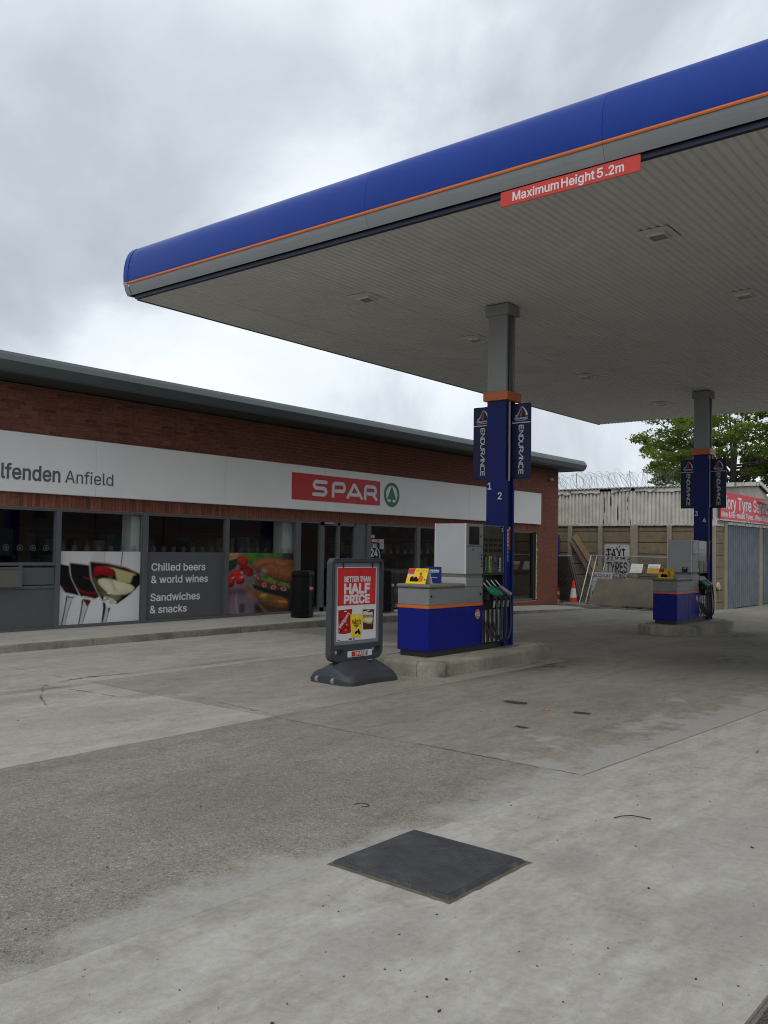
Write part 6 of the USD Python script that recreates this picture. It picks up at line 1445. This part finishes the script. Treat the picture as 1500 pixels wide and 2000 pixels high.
pa = Thing('pallet', 'dark timber pallet end on the ground under the brown board', 'pallet', (27.45, 11.5, YGR))
for k in range(3): define('bearer', MB().box(27.40, 27.55, 11.05+0.42*k, 11.15+0.42*k, YGR, YGR+0.10, 0.005), 'bark', pa)
define('deck_board', MB().box(27.40, 27.52, 11.0, 12.05, YGR+0.101, YGR+0.125, 0.004), 'bark', pa)
cn = Thing('traffic_cone', 'red and white traffic cone beside the shop corner', 'cone', (27.35, 13.78, YGR))
C = lambda n_, mb, m: define(n_, mb, m, cn, world=False, smooth=40)
C('base', MB().box(-0.2, 0.2, -0.2, 0.2, 0.0, 0.04, 0.015), 'cone_red')
rr_ = lambda z: 0.155-(z-0.04)/0.86*0.118
C('lower_band', MB().lathe([(rr_(0.04), 0.04), (rr_(0.33), 0.33)], 22), 'cone_red'); C('white_sleeve', MB().lathe([(rr_(0.33)+0.003, 0.33), (rr_(0.64)+0.003, 0.64)], 22), 'cone_white')
C('tip', MB().lathe([(rr_(0.64), 0.64), (rr_(0.88), 0.88), (0.03, 0.895), (0.0, 0.897)], 22), 'cone_red')
bp_ = Thing('barrier_board', 'red and white barrier board end showing past the shop corner', 'barrier', (27.5, 14.35, YGR))
for k in range(4): define('stripe', MB().box(27.50, 27.53, 14.40, 15.1, 0.02+0.13*k+YGR+0.1, 0.145+0.13*k+YGR+0.1, 0.004), 'cone_red' if k % 2 else 'cone_white', bp_)
ks = Thing('stone_block', 'grey stone block lying on the ground at the foot of the shop corner', 'stone', (27.0, 13.55, YGR))
v = trimesh.creation.icosphere(subdivisions=3).vertices; v = np.sign(v)*np.abs(v)**0.6*np.array([0.22, 0.42, 0.10]); v += (meshkit.noise(v*9)[:, None]-0.5)*0.05
define('stone', MB().add(v+[27.02, 13.58, YGR+0.08], trimesh.creation.icosphere(subdivisions=3).faces), 'kerb_concrete', ks, smooth=50)
for lab, y0, m in (('white paper notice tied to the fence panel above the brown board', 12.32, 'cone_white'), ('yellow and white warning notice tied to the fence panel beside the farther pump', 11.72, 'print_cheese')):
    n_ = Thing('fence_notice', lab, 'notice', (28.6, y0, 1.0)); a3 = 0.50; U3 = np.array([math.sin(a3), 0, math.cos(a3)])
    f3 = (np.array([27.93, y0, YGR])+U3*1.36, -Y, U3)
    define('sheet', MB().poly(sbox(0, 0, 0.42, 0.34), f3, 0, 0.004), m, n_)
    if m == 'print_cheese': define('top_band', MB().poly(sbox(0, 0.20, 0.42, 0.34), f3, 0.0042, 0.001), 'cone_white', n_)
    for k in range(5): define('print_line', MB().poly(sbox(0.04, 0.04+0.055*k, 0.38, 0.052+0.055*k), f3, 0.0052, 0.001), 'print_grey' if m == 'cone_white' else 'print_olive', n_)

# ================================================================ TREES
def leaf_tree(loc, label, seed, R=(5.2, 5.2, 4.4), zc=7.2):
    r_ = np.random.default_rng(seed); t = Thing('broadleaf_tree', label, 'tree', loc, group=None)
    tr = MB(); tr.tube([(0, 0, -0.6), (0.05, 0, 1.5), (0.1, 0.1, 3.2), (0.0, 0.15, 5.5), (0.1, 0.0, 8.5)], [0.30, 0.25, 0.21, 0.14, 0.05], 12)
    ends = []
    for k in range(46):
        a = k*2.4+r_.uniform(-0.3, 0.3); el = r_.uniform(-0.55, 1.25); h0 = r_.uniform(2.6, 6.5)
        L = r_.uniform(0.75, 1.05); e = np.array([R[0]*L*math.cos(a)*math.cos(el), R[1]*L*math.sin(a)*math.cos(el), zc+R[2]*L*math.sin(el)])
        s = np.array([0.05, 0.08, h0]); mid = (s+e)/2+np.array([0, 0, r_.uniform(-0.1, 0.6)])
        q = np.linspace(0, 1, 7)[:, None]; pts = (1-q)**2*s+2*q*(1-q)*mid+q*q*e
        tr.tube(pts, np.linspace(0.06, 0.010, 7), 6)
        for f in (0.55, 0.75, 0.92, 1.0): ends.append((1-f)**2*s+2*f*(1-f)*mid+f*f*e+r_.normal(0, 0.45, 3)*(1.0 if f < 1 else 0.4))
        for m_ in range(2):
            p = pts[r_.integers(3, 6)]; d = r_.normal(0, 1, 3); d /= np.linalg.norm(d); d[2] = abs(d[2])*0.5; e2 = p+d*r_.uniform(0.8, 1.6); tr.tube([p, (p+e2)/2+[0, 0, 0.1], e2], [0.03, 0.02, 0.008], 5); ends.append(e2)
    define('trunk', tr, 'bark', t, world=False, smooth=50)
    V = []; F = []; n = 0
    for c in ends:
        rad = np.array([1, 1, 0.45])*r_.uniform(0.40, 0.75); cnt = int(165*r_.uniform(0.6, 1.3))
        p = r_.normal(0, 1, (cnt, 3)); p /= np.linalg.norm(p, axis=1, keepdims=True); p *= r_.uniform(0.35, 1.0, (cnt, 1))**0.6; p = c+p*rad
        for q in p:
            sz = r_.uniform(0.055, 0.108); nrm = r_.normal(0, 0.55, 3)+[0, 0, 1.0]; nrm /= np.linalg.norm(nrm)
            a = np.cross(nrm, r_.normal(0, 1, 3)); a /= np.linalg.norm(a); b = np.cross(nrm, a)
            V += [q-a*sz, q-b*sz*0.62+nrm*0.02, q+a*sz-nrm*0.03, q+b*sz*0.62+nrm*0.02]; F += [(n, n+1, n+2, n+3)]; n += 4
    define('crown', MB().add(V, F), 'leaves', t, world=False)
    return t
T1 = leaf_tree((44.0, 13.6, -0.4), 'tall leafy green tree standing behind the workshop roof, left of the two', 11)
copy_of(T1, (48.0, 8.0, -0.4), 2.1, 'leafy green tree behind the workshop at the right edge of the picture', None, 'tree')

# ================================================================ HOUSES ACROSS THE ROAD (behind the camera, mirrored in the shop windows)
def house(loc):
    t = Thing('terraced_house', 'dark brick terraced house in the row across the road', 'house', loc, group='terraced houses across the road')
    D = lambda n_, mb, m, p=t: define(n_, mb, m, p, world=False)
    D('wall', MB().box(-2.75, 2.75, -8, 0, 0, 5.6), 'house_brick')
    rf = D('roof', MB().add([(-2.78, 0.3, 5.5), (2.78, 0.3, 5.5), (2.78, -4, 8.0), (-2.78, -4, 8.0), (-2.78, -8.3, 5.5), (2.78, -8.3, 5.5)], [(0, 1, 2, 3), (3, 2, 5, 4)]), 'slate')
    D('chimney', MB().box(1.9, 2.7, -4.6, -3.6, 7.2, 9.0), 'house_brick', rf)
    for x, z, w, h in ((-1.0, 0.9, 1.8, 1.6), (-1.2, 3.5, 1.1, 1.5), (1.3, 3.5, 1.1, 1.5)):
        f = D('window', MB().box(x-w/2, x+w/2, 0.0, 0.05, z, z+h, 0.01), 'panel_grey'); D('pane', MB().box(x-w/2+0.08, x+w/2-0.08, 0.051, 0.06, z+0.08, z+h-0.08), 'screen_black', f)
    D('door', MB().box(0.9, 1.85, 0.0, 0.05, 0.1, 2.2, 0.01), 'bark')
    return t
H0 = house((20.0, -24.0, -0.1))
for k in range(1, 14): copy_of(H0, (20.0+5.6*k, -24.0, -0.4), 0, 'dark brick terraced house in the row across the road', 'terraced houses across the road', 'house')
for k in range(1, 6): copy_of(H0, (20.0-5.6*k, -24.0, 0.0), 0, 'dark brick terraced house in the row across the road', 'terraced houses across the road', 'house')
